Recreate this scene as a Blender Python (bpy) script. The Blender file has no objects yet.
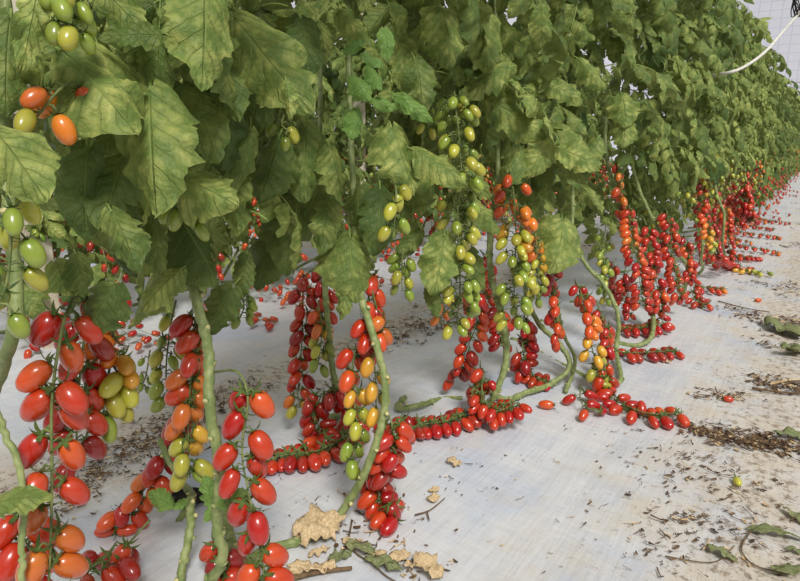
import bpy, math, random
import numpy as np
from mathutils import Vector, Matrix, Quaternion, noise as mnoise

# ------------------------------------------------------------------ camera, world, sun, exposure
scene = bpy.context.scene
W, H, FPX = 800, 581, 600.0
VPX, VPY, EYE = 825.0, 145.0, 0.72          # where the row runs to in the photograph, and the eye height
_u, _v = (VPX - W / 2) / FPX, (VPY - H / 2) / FPX
PITCH = math.atan(-_v)
YAW = math.atan2(_u, math.cos(PITCH) - _v * math.sin(PITCH))
camd = bpy.data.cameras.new('camera')
cam = bpy.data.objects.new('camera', camd)
scene.collection.objects.link(cam)
camd.sensor_width = 36.0
camd.lens = 36.0 * FPX / W
camd.clip_start = 0.02
camd.clip_end = 200
cam.location = (0, 0, EYE)
cam.rotation_euler = (math.pi / 2 - PITCH, 0, YAW)
scene.camera = cam
FWD = Vector((-math.sin(YAW) * math.cos(PITCH), math.cos(YAW) * math.cos(PITCH), -math.sin(PITCH)))
RGT = Vector((math.cos(YAW), math.sin(YAW), 0))
UPV = RGT.cross(FWD)
CAMP = Vector((0, 0, EYE))

world = bpy.data.worlds.new('world')
scene.world = world
world.use_nodes = True
wn = world.node_tree
bg = wn.nodes['Background']
wtc = wn.nodes.new('ShaderNodeTexCoord')
wsep = wn.nodes.new('ShaderNodeSeparateXYZ')
wramp = wn.nodes.new('ShaderNodeValToRGB')
wn.links.new(wtc.outputs['Generated'], wsep.inputs[0])
wn.links.new(wsep.outputs['Z'], wramp.inputs[0])
wramp.color_ramp.elements[0].position = 0.02
wramp.color_ramp.elements[0].color = (0.40, 0.41, 0.41, 1)
wramp.color_ramp.elements[1].position = 0.62
wramp.color_ramp.elements[1].color = (1.0, 0.99, 0.97, 1)
wn.links.new(wramp.outputs[0], bg.inputs[0])
bg.inputs[1].default_value = 0.58

sund = bpy.data.lights.new('sun', 'SUN')
sund.energy = 3.0
sund.angle = math.radians(16)
sund.color = (1.0, 0.98, 0.95)
sun = bpy.data.objects.new('sun', sund)
scene.collection.objects.link(sun)
sun.rotation_euler = Vector((-0.52, 0.42, -0.76)).to_track_quat('-Z', 'Y').to_euler()
scene.view_settings.view_transform = 'Standard'
scene.view_settings.look = 'None'
scene.view_settings.gamma = 1.0
scene.view_settings.exposure = -0.05
scene.view_settings.use_curve_mapping = False

R = random.Random(7)
C = scene.collection

# ------------------------------------------------------------------ helpers
def at(px, py, t):
    """the point at distance t along the camera axis that the pixel looks at"""
    return CAMP + t * (FWD + RGT * ((px - W / 2) / FPX) - UPV * ((py - H / 2) / FPX))

def gz(x, y):
    h = 0.0
    for rx in (-0.72, -2.37, -4.02):
        h += 0.028 * math.exp(-((x - rx) / 0.26) ** 2)
    return h + 0.008 * mnoise.noise((x * 1.7, y * 1.3, 3.1)) + 0.004 * mnoise.noise((x * 6, y * 4, 8.0))

def ground(px, py, dz=0.0):
    d = FWD + RGT * ((px - W / 2) / FPX) - UPV * ((py - H / 2) / FPX)
    z = dz
    for _ in range(6):
        t = (z - EYE) / d.z
        p = CAMP + d * t
        z = gz(p.x, p.y) + dz
    return CAMP + d * ((z - EYE) / d.z)

def gp(x, y, dz=0.0):
    return Vector((x, y, gz(x, y) + dz))

def link(o, parent=None):
    C.objects.link(o)
    if parent is not None:
        o.parent = parent
    return o

def mesh_np(name, verts, faces, mats, fmat=None, uv=None, tint=None, smooth=True):
    """verts (n,3), faces list/array of quads or tris; uv and tint per vertex"""
    me = bpy.data.meshes.new(name)
    verts = np.asarray(verts, dtype=np.float32)
    fl = [list(map(int, f)) for f in faces]
    me.from_pydata([tuple(map(float, v)) for v in verts], [], fl)
    for m in mats:
        me.materials.append(m)
    if fmat is not None:
        me.polygons.foreach_set('material_index', np.asarray(fmat, dtype=np.int32))
    if smooth:
        me.polygons.foreach_set('use_smooth', np.ones(len(fl), dtype=bool))
    if uv is not None:
        li = np.empty(len(me.loops), dtype=np.int32)
        me.loops.foreach_get('vertex_index', li)
        lay = me.uv_layers.new(name='UVMap')
        lay.data.foreach_set('uv', np.asarray(uv, dtype=np.float32)[li].ravel())
    if tint is not None:
        a = me.attributes.new('tint', 'FLOAT', 'POINT')
        a.data.foreach_set('value', np.asarray(tint, dtype=np.float32))
    me.update()
    return me

def catmull(pts, n):
    P = [Vector(p) for p in pts]
    if len(P) == 2:
        return [P[0].lerp(P[1], i / (n - 1)) for i in range(n)]
    P = [P[0] * 2 - P[1]] + P + [P[-1] * 2 - P[-2]]
    dense = []
    for i in range(1, len(P) - 2):
        a, b, c, d = P[i - 1:i + 3]
        for k in range(16):
            t = k / 16
            dense.append(0.5 * ((2 * b) + (c - a) * t + (2 * a - 5 * b + 4 * c - d) * t * t + (3 * b - a - 3 * c + d) * t ** 3))
    dense.append(P[-2])
    L = [0]
    for i in range(1, len(dense)):
        L.append(L[-1] + (dense[i] - dense[i - 1]).length)
    out, j = [], 0
    for i in range(n):
        s = L[-1] * i / (n - 1)
        while j < len(L) - 2 and L[j + 1] < s:
            j += 1
        f = (s - L[j]) / max(1e-9, L[j + 1] - L[j])
        out.append(dense[j].lerp(dense[j + 1], min(1, f)))
    return out

class MB:
    """collects shapes for one mesh"""
    def __init__(s):
        s.v, s.f, s.m, s.uv = [], [], [], []
    def tube(s, pts, rad, seg=6, mat=0, uvu=0.0, cap=True):
        n = len(pts)
        rad = rad if hasattr(rad, '__len__') else [rad] * n
        b0 = len(s.v)
        t = (pts[1] - pts[0]).normalized()
        up = Vector((0, 0, 1)) if abs(t.z) < 0.9 else Vector((1, 0, 0))
        nx = t.cross(up).normalized()
        for i in range(n):
            t = (pts[min(n - 1, i + 1)] - pts[max(0, i - 1)])
            t = t.normalized() if t.length > 1e-9 else Vector((0, 0, 1))
            nx = (nx - t * nx.dot(t))
            nx = nx.normalized() if nx.length > 1e-6 else t.orthogonal().normalized()
            ny = t.cross(nx)
            for k in range(seg):
                a = 2 * math.pi * k / seg
                s.v.append(pts[i] + (nx * math.cos(a) + ny * math.sin(a)) * rad[i])
                s.uv.append((uvu, i / max(1, n - 1)))
        for i in range(n - 1):
            for k in range(seg):
                k2 = (k + 1) % seg
                s.f.append((b0 + i * seg + k, b0 + i * seg + k2, b0 + (i + 1) * seg + k2, b0 + (i + 1) * seg + k))
                s.m.append(mat)
        if cap:
            s.f.append(tuple(b0 + k for k in range(seg))[::-1]); s.m.append(mat)
            s.f.append(tuple(b0 + (n - 1) * seg + k for k in range(seg))); s.m.append(mat)
    def arr(s, V, F, M=0, uv=None):
        b0 = len(s.v)
        s.v.extend(Vector(map(float, p)) for p in V)
        s.uv.extend(uv if uv is not None else [(0.0, 0.0)] * len(V))
        for i, f in enumerate(F):
            s.f.append(tuple(int(k) + b0 for k in f))
            s.m.append(M[i] if hasattr(M, '__len__') else M)
    def box(s, c, d, mat=0, rz=0.0):
        cx, cy, cz = c
        ca, sa = math.cos(rz), math.sin(rz)
        V = []
        for z in (-1, 1):
            for x, y in ((-1, -1), (1, -1), (1, 1), (-1, 1)):
                X, Y = x * d[0] / 2, y * d[1] / 2
                V.append((cx + X * ca - Y * sa, cy + X * sa + Y * ca, cz + z * d[2] / 2))
        s.arr(V, [(3, 2, 1, 0), (4, 5, 6, 7), (0, 1, 5, 4), (1, 2, 6, 5), (2, 3, 7, 6), (3, 0, 4, 7)], mat)
    def build(s, name, mats, parent=None, origin=None, smooth=True):
        V = s.v if origin is None else [p - origin for p in s.v]
        me = mesh_np(name, [tuple(p) for p in V], s.f, mats, s.m, s.uv, None, smooth)
        return link(bpy.data.objects.new(name, me), parent)

def tag(o, label=None, cat=None, group=None, kind=None):
    if label: o['label'] = label
    if cat: o['category'] = cat
    if group: o['group'] = group
    if kind: o['kind'] = kind
    return o

# ------------------------------------------------------------------ materials
def mat(name):
    m = bpy.data.materials.new(name)
    m.use_nodes = True
    nt = m.node_tree
    return m, nt, nt.nodes['Principled BSDF']

def node(nt, typ, **kw):
    n = nt.nodes.new(typ)
    for k, v in kw.items():
        setattr(n, k, v)
    return n

def math_(nt, op, a, b=None, c=None, clamp=False):
    n = nt.nodes.new('ShaderNodeMath'); n.operation = op; n.use_clamp = clamp
    for i, x in enumerate((a, b, c)):
        if x is None: continue
        if isinstance(x, (int, float)): n.inputs[i].default_value = x
        else: nt.links.new(x, n.inputs[i])
    return n.outputs[0]

def mixc(nt, f, a, b):
    n = nt.nodes.new('ShaderNodeMix'); n.data_type = 'RGBA'
    for k, x in ((0, f), (6, a), (7, b)):
        if isinstance(x, (int, float)): n.inputs[k].default_value = x
        elif isinstance(x, tuple): n.inputs[k].default_value = x if len(x) == 4 else (*x, 1)
        else: nt.links.new(x, n.inputs[k])
    return n.outputs[2]

def noise_(nt, vec, scale, detail=3.0, rough=0.55, w=None):
    n = nt.nodes.new('ShaderNodeTexNoise')
    n.inputs['Scale'].default_value = scale
    n.inputs['Detail'].default_value = detail
    n.inputs['Roughness'].default_value = rough
    if vec is not None: nt.links.new(vec, n.inputs['Vector'])
    return n.outputs[0]

def ramp_(nt, f, stops):
    n = nt.nodes.new('ShaderNodeValToRGB')
    e = n.color_ramp.elements
    while len(e) < len(stops): e.new(0.5)
    for i, (p, c) in enumerate(stops):
        e[i].position = p
        e[i].color = (*c, 1) if not isinstance(c, float) else (c, c, c, 1)
    nt.links.new(f, n.inputs[0])
    return n.outputs[0]

def srgb(r, g, b):
    def f(c):
        c /= 255
        return c / 12.92 if c <= 0.04045 else ((c + 0.055) / 1.055) ** 2.4
    return (f(r), f(g), f(b))

def leaf_material(name, dark, light, yellow, yamt, trans=0.22):
    m, nt, bs = mat(name)
    uvn = node(nt, 'ShaderNodeUVMap'); uvn.uv_map = 'UVMap'
    sep = node(nt, 'ShaderNodeSeparateXYZ'); nt.links.new(uvn.outputs[0], sep.inputs[0])
    au = math_(nt, 'ABSOLUTE', sep.outputs[0])
    v = sep.outputs[1]
    s = math_(nt, 'SUBTRACT', math_(nt, 'MULTIPLY', v, 6.5), math_(nt, 'MULTIPLY', au, 1.7))
    fr = math_(nt, 'FRACT', math_(nt, 'ADD', s, 10.0))
    d = math_(nt, 'ABSOLUTE', math_(nt, 'SUBTRACT', fr, 0.5))               # 0.5 on a side vein, 0 between
    vein = math_(nt, 'MULTIPLY', math_(nt, 'SUBTRACT', d, 0.43), 14.0, clamp=True)
    mid = math_(nt, 'SUBTRACT', 1.0, math_(nt, 'MULTIPLY', au, 18.0), clamp=True)
    vm = math_(nt, 'MAXIMUM', math_(nt, 'MULTIPLY', vein, 0.38), mid)
    at_ = node(nt, 'ShaderNodeAttribute'); at_.attribute_name = 'tint'
    oi = node(nt, 'ShaderNodeObjectInfo')
    gpos = node(nt, 'ShaderNodeNewGeometry').outputs['Position']
    n1 = noise_(nt, gpos, 42, 2.5)
    n2 = noise_(nt, gpos, 9, 2)
    tint = math_(nt, 'ADD', at_.outputs['Fac'], math_(nt, 'MULTIPLY', math_(nt, 'SUBTRACT', oi.outputs['Random'], 0.5), 0.35))
    base = mixc(nt, math_(nt, 'ADD', math_(nt, 'MULTIPLY', tint, 0.75), math_(nt, 'MULTIPLY', math_(nt, 'SUBTRACT', n2, 0.4), 0.7), clamp=True), dark, light)
    patch = math_(nt, 'MULTIPLY', math_(nt, 'SUBTRACT', 0.46, d), 2.0, clamp=True)
    yf = math_(nt, 'MULTIPLY', math_(nt, 'MULTIPLY', math_(nt, 'MULTIPLY', math_(nt, 'SUBTRACT', n1, 0.42), 3.0, clamp=True), math_(nt, 'ADD', 0.35, math_(nt, 'MULTIPLY', patch, 0.4))),
               math_(nt, 'MULTIPLY', math_(nt, 'ADD', math_(nt, 'SUBTRACT', tint, 0.25), math_(nt, 'MULTIPLY', n2, 0.5)), yamt), clamp=True)
    col = mixc(nt, yf, base, yellow)
    col = mixc(nt, math_(nt, 'MULTIPLY', vm, 0.55), col, tuple(min(1, c * 1.5 + 0.03) for c in light))
    geo = node(nt, 'ShaderNodeNewGeometry')
    col = mixc(nt, math_(nt, 'MULTIPLY', geo.outputs['Backfacing'], 0.45), col, tuple(c * 0.9 + 0.06 for c in light))
    nt.links.new(col, bs.inputs['Base Color'])
    bs.inputs['Roughness'].default_value = 0.48
    bs.inputs['Specular IOR Level'].default_value = 0.25
    bmp = node(nt, 'ShaderNodeBump'); bmp.inputs['Strength'].default_value = 0.7; bmp.inputs['Distance'].default_value = 0.006
    hgt = math_(nt, 'SUBTRACT', math_(nt, 'MULTIPLY', math_(nt, 'ADD', n1, math_(nt, 'MULTIPLY', noise_(nt, gpos, 180, 2), 0.9)), 0.8), vm)
    nt.links.new(hgt, bmp.inputs['Height'])
    nt.links.new(bmp.outputs[0], bs.inputs['Normal'])
    tr = node(nt, 'ShaderNodeBsdfTranslucent')
    nt.links.new(mixc(nt, 0.5, col, yellow), tr.inputs['Color'])
    mx = node(nt, 'ShaderNodeMixShader'); mx.inputs[0].default_value = trans
    nt.links.new(bs.outputs[0], mx.inputs[1]); nt.links.new(tr.outputs[0], mx.inputs[2])
    out = nt.nodes['Material Output']
    nt.links.new(mx.outputs[0], out.inputs['Surface'])
    return m

M_LEAF = leaf_material('tomato_leaf', srgb(58, 86, 42), srgb(138, 160, 82), srgb(212, 212, 122), 1.7)
M_YOUNG = leaf_material('young_tomato_leaf', srgb(90, 128, 60), srgb(136, 168, 88), srgb(170, 200, 100), 0.6)
M_WILT = leaf_material('wilted_leaf', srgb(116, 126, 80), srgb(156, 160, 114), srgb(182, 170, 122), 0.9, 0.1)

def simple(name, col, col2=None, scale=40, rough=0.6, bump=0.0, spec=0.4, stops=(0.4, 0.65)):
    m, nt, bs = mat(name)
    tc = node(nt, 'ShaderNodeTexCoord')
    n = noise_(nt, tc.outputs['Object'], scale, 4)
    if col2:
        nt.links.new(ramp_(nt, n, [(stops[0], col), (stops[1], col2)]), bs.inputs['Base Color'])
    else:
        bs.inputs['Base Color'].default_value = (*col, 1)
    bs.inputs['Roughness'].default_value = rough
    bs.inputs['Specular IOR Level'].default_value = spec
    if bump:
        b = node(nt, 'ShaderNodeBump'); b.inputs['Strength'].default_value = bump; b.inputs['Distance'].default_value = 0.003
        nt.links.new(n, b.inputs['Height']); nt.links.new(b.outputs[0], bs.inputs['Normal'])
    return m

M_STEM = simple('green_stem', srgb(118, 134, 78), srgb(158, 166, 108), 60, 0.5, 0.3)
M_SCAR = simple('pale_leaf_scar', srgb(214, 206, 150), srgb(190, 176, 112), 200, 0.6)
M_TRUSS = simple('truss_stalk', srgb(92, 108, 60), srgb(136, 142, 82), 80, 0.55)
M_CALYX = simple('calyx_green', srgb(70, 92, 44), srgb(112, 130, 66), 90, 0.55)
M_DRY = simple('dry_leaf', srgb(214, 192, 152), srgb(178, 148, 106), 26, 0.8, 0.25)
M_BARK = simple('dry_brown_stalk', srgb(120, 96, 68), srgb(80, 64, 46), 60, 0.85, 0.6)
M_LITTER = simple('litter_brown', srgb(70, 52, 38), srgb(122, 96, 70), 45, 0.9, 0.3)
M_POST = simple('post_paint', srgb(226, 216, 196), srgb(200, 186, 160), 14, 0.7, 0.2)
M_ROPE = simple('white_rope', srgb(232, 228, 218), srgb(205, 200, 188), 90, 0.7)
M_BLACK = simple('black_plastic', srgb(34, 33, 32), srgb(22, 21, 20), 30, 0.5)
M_SOIL = simple('dark_soil', srgb(40, 34, 28), srgb(20, 17, 14), 60, 0.95, 0.8)
M_STEEL = simple('steel_wire', srgb(170, 172, 174), None, 30, 0.35)
M_TWINE = simple('twine', srgb(214, 212, 200), None, 30, 0.7)

RIPE = [  # tip colour, shoulder colour
    (srgb(146, 160, 58), srgb(112, 136, 44)),     # 0 green
    (srgb(184, 176, 62), srgb(140, 148, 50)),     # 1 yellow green
    (srgb(220, 156, 50), srgb(184, 146, 52)),     # 2 turning
    (srgb(220, 108, 36), srgb(206, 116, 40)),     # 3 orange
    (srgb(208, 60, 28), srgb(206, 76, 32)),       # 4 orange red
    (srgb(188, 28, 20), srgb(186, 36, 22)),       # 5 red
    (srgb(160, 24, 20), srgb(150, 26, 20)),       # 6 deep red
]
def tomato_material(i):
    a, b = RIPE[i]
    m, nt, bs = mat('tomato_skin_%d' % i)
    tc = node(nt, 'ShaderNodeTexCoord')
    sep = node(nt, 'ShaderNodeSeparateXYZ'); nt.links.new(tc.outputs['Object'], sep.inputs[0])
    oi = node(nt, 'ShaderNodeObjectInfo')
    n = noise_(nt, tc.outputs['Object'], 3.5, 2)
    f = math_(nt, 'ADD', math_(nt, 'MULTIPLY', sep.outputs[2], 1.3), math_(nt, 'ADD', 0.75, math_(nt, 'MULTIPLY', math_(nt, 'SUBTRACT', n, 0.5), 1.4)), clamp=True)
    col = mixc(nt, f, a, b)
    hs = node(nt, 'ShaderNodeHueSaturation')
    nt.links.new(col, hs.inputs['Color'])
    nt.links.new(math_(nt, 'ADD', 0.498, math_(nt, 'MULTIPLY', oi.outputs['Random'], 0.014)), hs.inputs['Hue'])
    nt.links.new(math_(nt, 'ADD', 0.84, math_(nt, 'MULTIPLY', oi.outputs['Random'], 0.32)), hs.inputs['Value'])
    nt.links.new(hs.outputs[0], bs.inputs['Base Color'])
    bs.inputs['Roughness'].default_value = 0.3
    bs.inputs['Specular IOR Level'].default_value = 0.5
    bs.inputs['Coat Weight'].default_value = 0.6
    bs.inputs['Coat Roughness'].default_value = 0.12
    return m
M_TOM = [tomato_material(i) for i in range(7)]

def ground_material():
    m, nt, bs = mat('white_mulch_film')
    tc = node(nt, 'ShaderNodeTexCoord')
    P = tc.outputs['Object']
    sep = node(nt, 'ShaderNodeSeparateXYZ'); nt.links.new(P, sep.inputs[0])
    mp = node(nt, 'ShaderNodeMapping'); nt.links.new(P, mp.inputs[0]); mp.inputs['Scale'].default_value = (7, 0.8, 1)
    mp2 = node(nt, 'ShaderNodeMapping'); nt.links.new(P, mp2.inputs[0]); mp2.inputs['Scale'].default_value = (3, 14, 1); mp2.inputs['Rotation'].default_value = (0, 0, 0.5)
    big = noise_(nt, P, 2.3, 4, 0.6)
    med = noise_(nt, P, 7, 5, 0.65)
    fine = noise_(nt, P, 45, 5, 0.7)
    spk = noise_(nt, P, 160, 3, 0.6)
    lng = noise_(nt, mp.outputs[0], 2.0, 5, 0.6)
    col = ramp_(nt, big, [(0.36, srgb(192, 196, 204)), (0.5, srgb(208, 208, 208)), (0.66, srgb(184, 192, 206))])
    # soil staining lies along the seams between the rows
    def band(x0, w):
        d = math_(nt, 'ABSOLUTE', math_(nt, 'SUBTRACT', math_(nt, 'ADD', sep.outputs[0], math_(nt, 'MULTIPLY', math_(nt, 'SUBTRACT', big, 0.5), 0.35)), x0))
        return math_(nt, 'SUBTRACT', 1.0, math_(nt, 'DIVIDE', d, w), clamp=True)
    b = math_(nt, 'MAXIMUM', math_(nt, 'MAXIMUM', band(-0.02, 0.42), band(-1.36, 0.32)), math_(nt, 'MAXIMUM', band(-3.1, 0.4), band(0.9, 0.3)))
    st = math_(nt, 'MULTIPLY', math_(nt, 'SUBTRACT', math_(nt, 'ADD', math_(nt, 'MULTIPLY', b, 0.32), med), 0.56), 3.2, clamp=True)
    col = mixc(nt, math_(nt, 'MULTIPLY', st, 0.75), col, srgb(198, 184, 162))
    st2 = math_(nt, 'MULTIPLY', math_(nt, 'SUBTRACT', math_(nt, 'ADD', math_(nt, 'MULTIPLY', b, 0.22), fine), 0.70), 9.0, clamp=True)
    col = mixc(nt, math_(nt, 'MULTIPLY', st2, 0.75), col, srgb(128, 108, 84))
    st3 = math_(nt, 'MULTIPLY', math_(nt, 'SUBTRACT', math_(nt, 'ADD', math_(nt, 'MULTIPLY', b, 0.10), spk), 0.735), 14.0, clamp=True)
    col = mixc(nt, math_(nt, 'MULTIPLY', st3, 0.8), col, srgb(88, 70, 54))
    nt.links.new(col, bs.inputs['Base Color'])
    nt.links.new(math_(nt, 'ADD', 0.38, math_(nt, 'MULTIPLY', st, 0.4)), bs.inputs['Roughness'])
    bs.inputs['Specular IOR Level'].default_value = 0.4
    bmp = node(nt, 'ShaderNodeBump'); bmp.inputs['Strength'].default_value = 0.55; bmp.inputs['Distance'].default_value = 0.012
    h = math_(nt, 'ADD', math_(nt, 'MULTIPLY', lng, 1.2), math_(nt, 'ADD', math_(nt, 'MULTIPLY', noise_(nt, mp2.outputs[0], 2.4, 4), 0.5), math_(nt, 'MULTIPLY', fine, 0.12)))
    nt.links.new(h, bmp.inputs['Height']); nt.links.new(bmp.outputs[0], bs.inputs['Normal'])
    return m
M_GROUND = ground_material()

def film_material():
    m, nt, bs = mat('greenhouse_film')
    tc = node(nt, 'ShaderNodeTexCoord')
    sep = node(nt, 'ShaderNodeSeparateXYZ'); nt.links.new(tc.outputs['Object'], sep.inputs[0])
    wob = noise_(nt, tc.outputs['Object'], 0.8, 3)
    def lines(o, period, wid):
        f = math_(nt, 'FRACT', math_(nt, 'ADD', math_(nt, 'DIVIDE', math_(nt, 'ADD', o, math_(nt, 'MULTIPLY', wob, 0.12)), period), 50.0))
        return math_(nt, 'LESS_THAN', f, wid)
    g = math_(nt, 'MAXIMUM', lines(sep.outputs[0], 0.42, 0.10), lines(sep.outputs[2], 0.34, 0.10))
    hor = sep.outputs[0]
    col = mixc(nt, wob, srgb(236, 236, 246), srgb(248, 247, 250))
    col = mixc(nt, math_(nt, 'MULTIPLY', g, 0.32), col, srgb(196, 196, 216))
    nt.links.new(col, bs.inputs['Base Color'])
    bs.inputs['Roughness'].default_value = 0.45
    tr = node(nt, 'ShaderNodeBsdfTranslucent'); nt.links.new(col, tr.inputs['Color'])
    mx = node(nt, 'ShaderNodeMixShader'); mx.inputs[0].default_value = 0.35
    nt.links.new(bs.outputs[0], mx.inputs[1]); nt.links.new(tr.outputs[0], mx.inputs[2])
    nt.links.new(mx.outputs[0], nt.nodes['Material Output'].inputs['Surface'])
    return m
M_FILM = film_material()

# ------------------------------------------------------------------ the setting
def axis_steps(segs):
    out = []
    for a, b, st in segs:
        n = max(1, round((b - a) / st))
        out += [a + (b - a) * i / n for i in range(n)]
    return out + [segs[-1][1]]
gx = axis_steps([(-9.0, -2.8, 0.3), (-2.8, 0.5, 0.035), (0.5, 5.0, 0.3)])
gy = axis_steps([(-2.0, 0.2, 0.2), (0.2, 4.0, 0.04), (4.0, 10.0, 0.15), (10.0, 31.0, 0.6)])
V = [(x, y, gz(x, y) + 0.0035 * mnoise.noise((x * 22, y * 7, 0)) * (1 if -2.8 < x < 0.6 and y < 5 else 0)) for y in gy for x in gx]
nx_ = len(gx)
F = [(j * nx_ + i, j * nx_ + i + 1, (j + 1) * nx_ + i + 1, (j + 1) * nx_ + i) for j in range(len(gy) - 1) for i in range(nx_ - 1)]
g = link(bpy.data.objects.new('floor', mesh_np('floor', V, F, [M_GROUND])))
tag(g, 'white plastic mulch film laid over the soil between tomato rows', 'floor', kind='structure')

def film_wall(name, p0, p1, z1, label, thick=0.01):
    mb = MB()
    p0, p1 = Vector(p0), Vector(p1)
    d = (p1 - p0)
    mb.box(((p0 + p1) / 2 + Vector((0, 0, z1 / 2 - 0.05)))[:], (d.length, thick, z1 + 0.1), 0, math.atan2(d.y, d.x))
    o = mb.build(name, [M_FILM], smooth=False)
    return tag(o, label, 'wall', kind='structure')
film_wall('wall_end', (-9.0, 30.5, 0), (5.0, 30.5, 0), 8.0, 'white gridded plastic film end wall of the greenhouse')
film_wall('wall_left', (-8.8, -2.0, 0), (-8.8, 30.4, 0), 5.0, 'white plastic film side wall of the greenhouse beyond the rows')
mb = MB()
for x in (-6.0, -3.0, 0.0, 3.0):
    mb.tube([Vector((x, 30.42, -0.02)), Vector((x, 30.42, 4.15))], 0.03, 8)
for z in (2.1, 3.2):
    mb.tube([Vector((-8.8, 30.39, z)), Vector((4.9, 30.39, z))], 0.025, 8)
tag(mb.build('trim_end', [M_STEEL]), 'steel tube framing against the plastic end wall', 'trim', kind='structure')

# ------------------------------------------------------------------ leaves
def leaflet(nl, nw, rng, lob=0.28, droop=0.7, fold=0.22, ruff=0.05, wid=0.62, curl=None):
    v = np.linspace(0, 1, nl + 1)
    u = np.linspace(-1, 1, 2 * nw + 1)
    base = (np.maximum(v, 0.004) ** 0.52) * ((1 - v) ** 0.80)
    base = base / base.max() * wid / 2
    def side():
        w = base.copy()
        nt = int(rng.integers(3, 6))
        for q in range(nt):
            c = (q + rng.uniform(0.35, 0.75)) / nt * 0.92
            dep = lob * rng.uniform(0.35, 1.35) * (1.0 if c < 0.75 else 0.7)
            wl_, wr_ = rng.uniform(0.02, 0.05), rng.uniform(0.07, 0.16)
            x = (v - c)
            notch = np.where(x < 0, np.clip(1 + x / wl_, 0, 1), np.clip(1 - x / wr_, 0, 1) ** 1.5)
            w = w * (1 - dep * notch)
        w = w * (1 + 0.05 * np.sin(v * rng.uniform(45, 70) + rng.uniform(0, 6)) * (nl > 14))
        return w
    wl, wr = side(), side()
    U, Vv = np.meshgrid(u, v)
    w = np.where(U < 0, wl[:, None], wr[:, None])
    X = U * w
    a = np.abs(U)
    Y = Vv - 0.11 * a ** 2 * (1 - Vv) ** 2 + 0.03 * a ** 2 * np.sin(Vv * 3.1)
    ph = np.where(U < 0, rng.uniform(0, 6), rng.uniform(0, 6))
    curl = rng.uniform(-0.2, 1.8) if curl is None else curl
    Z = -fold * np.abs(X) - curl * X ** 2 * 1.2 + 0.02
    Z = Z - 0.016 * np.cos(2 * np.pi * (Vv * 6.5 - a * 1.7)) * np.sin(np.pi * np.clip(a, 0, 1))
    for q in range(3):
        kx, ky = rng.uniform(-16, 16), rng.uniform(7, 20)
        Z = Z + 0.019 * np.sin(kx * X + ky * Vv + rng.uniform(0, 6)) * np.clip(a * 2, 0, 1)
    Z = Z + ruff * a ** 2 * (np.sin(Vv * rng.uniform(9, 16) + ph) + 0.5 * np.sin(Vv * rng.uniform(20, 28) + ph * 2)) * np.sin(np.pi * np.clip(Vv * 0.95 + 0.05, 0, 1))
    tw = rng.uniform(-0.7, 0.7) * Vv
    X, Z = X * np.cos(tw) - Z * np.sin(tw), X * np.sin(tw) + Z * np.cos(tw)
    X = X + rng.uniform(-0.12, 0.12) * Vv ** 2
    # bend along the length
    th = droop * np.maximum(Y, 0) ** 1.4
    yy = np.linspace(-0.15, 1.15, 60)
    thy = droop * np.sign(yy) * np.abs(yy) ** 1.4
    cy = np.concatenate([[0], np.cumsum(np.cos(thy[:-1]) * np.diff(yy))])
    cz = np.concatenate([[0], np.cumsum(-np.sin(thy[:-1]) * np.diff(yy))])
    y0 = np.interp(0, yy, cy); z0 = np.interp(0, yy, cz)
    Yb = np.interp(Y, yy, cy) - y0 + Z * np.sin(th)
    Zb = np.interp(Y, yy, cz) - z0 + Z * np.cos(th)
    P = np.stack([X, Yb, Zb], -1).reshape(-1, 3)
    m = 2 * nw + 1
    Fq = [(j * m + i, j * m + i + 1, (j + 1) * m + i + 1, (j + 1) * m + i) for j in range(nl) for i in range(m - 1)]
    return P, np.array(Fq), np.stack([U, Vv], -1).reshape(-1, 2)

def tube_np(pts, rads, seg):
    mb_ = MB(); mb_.tube(pts, rads, seg, cap=False)
    return np.array([tuple(p) for p in mb_.v]), np.array(mb_.f)

class LeafData:
    pass

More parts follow.
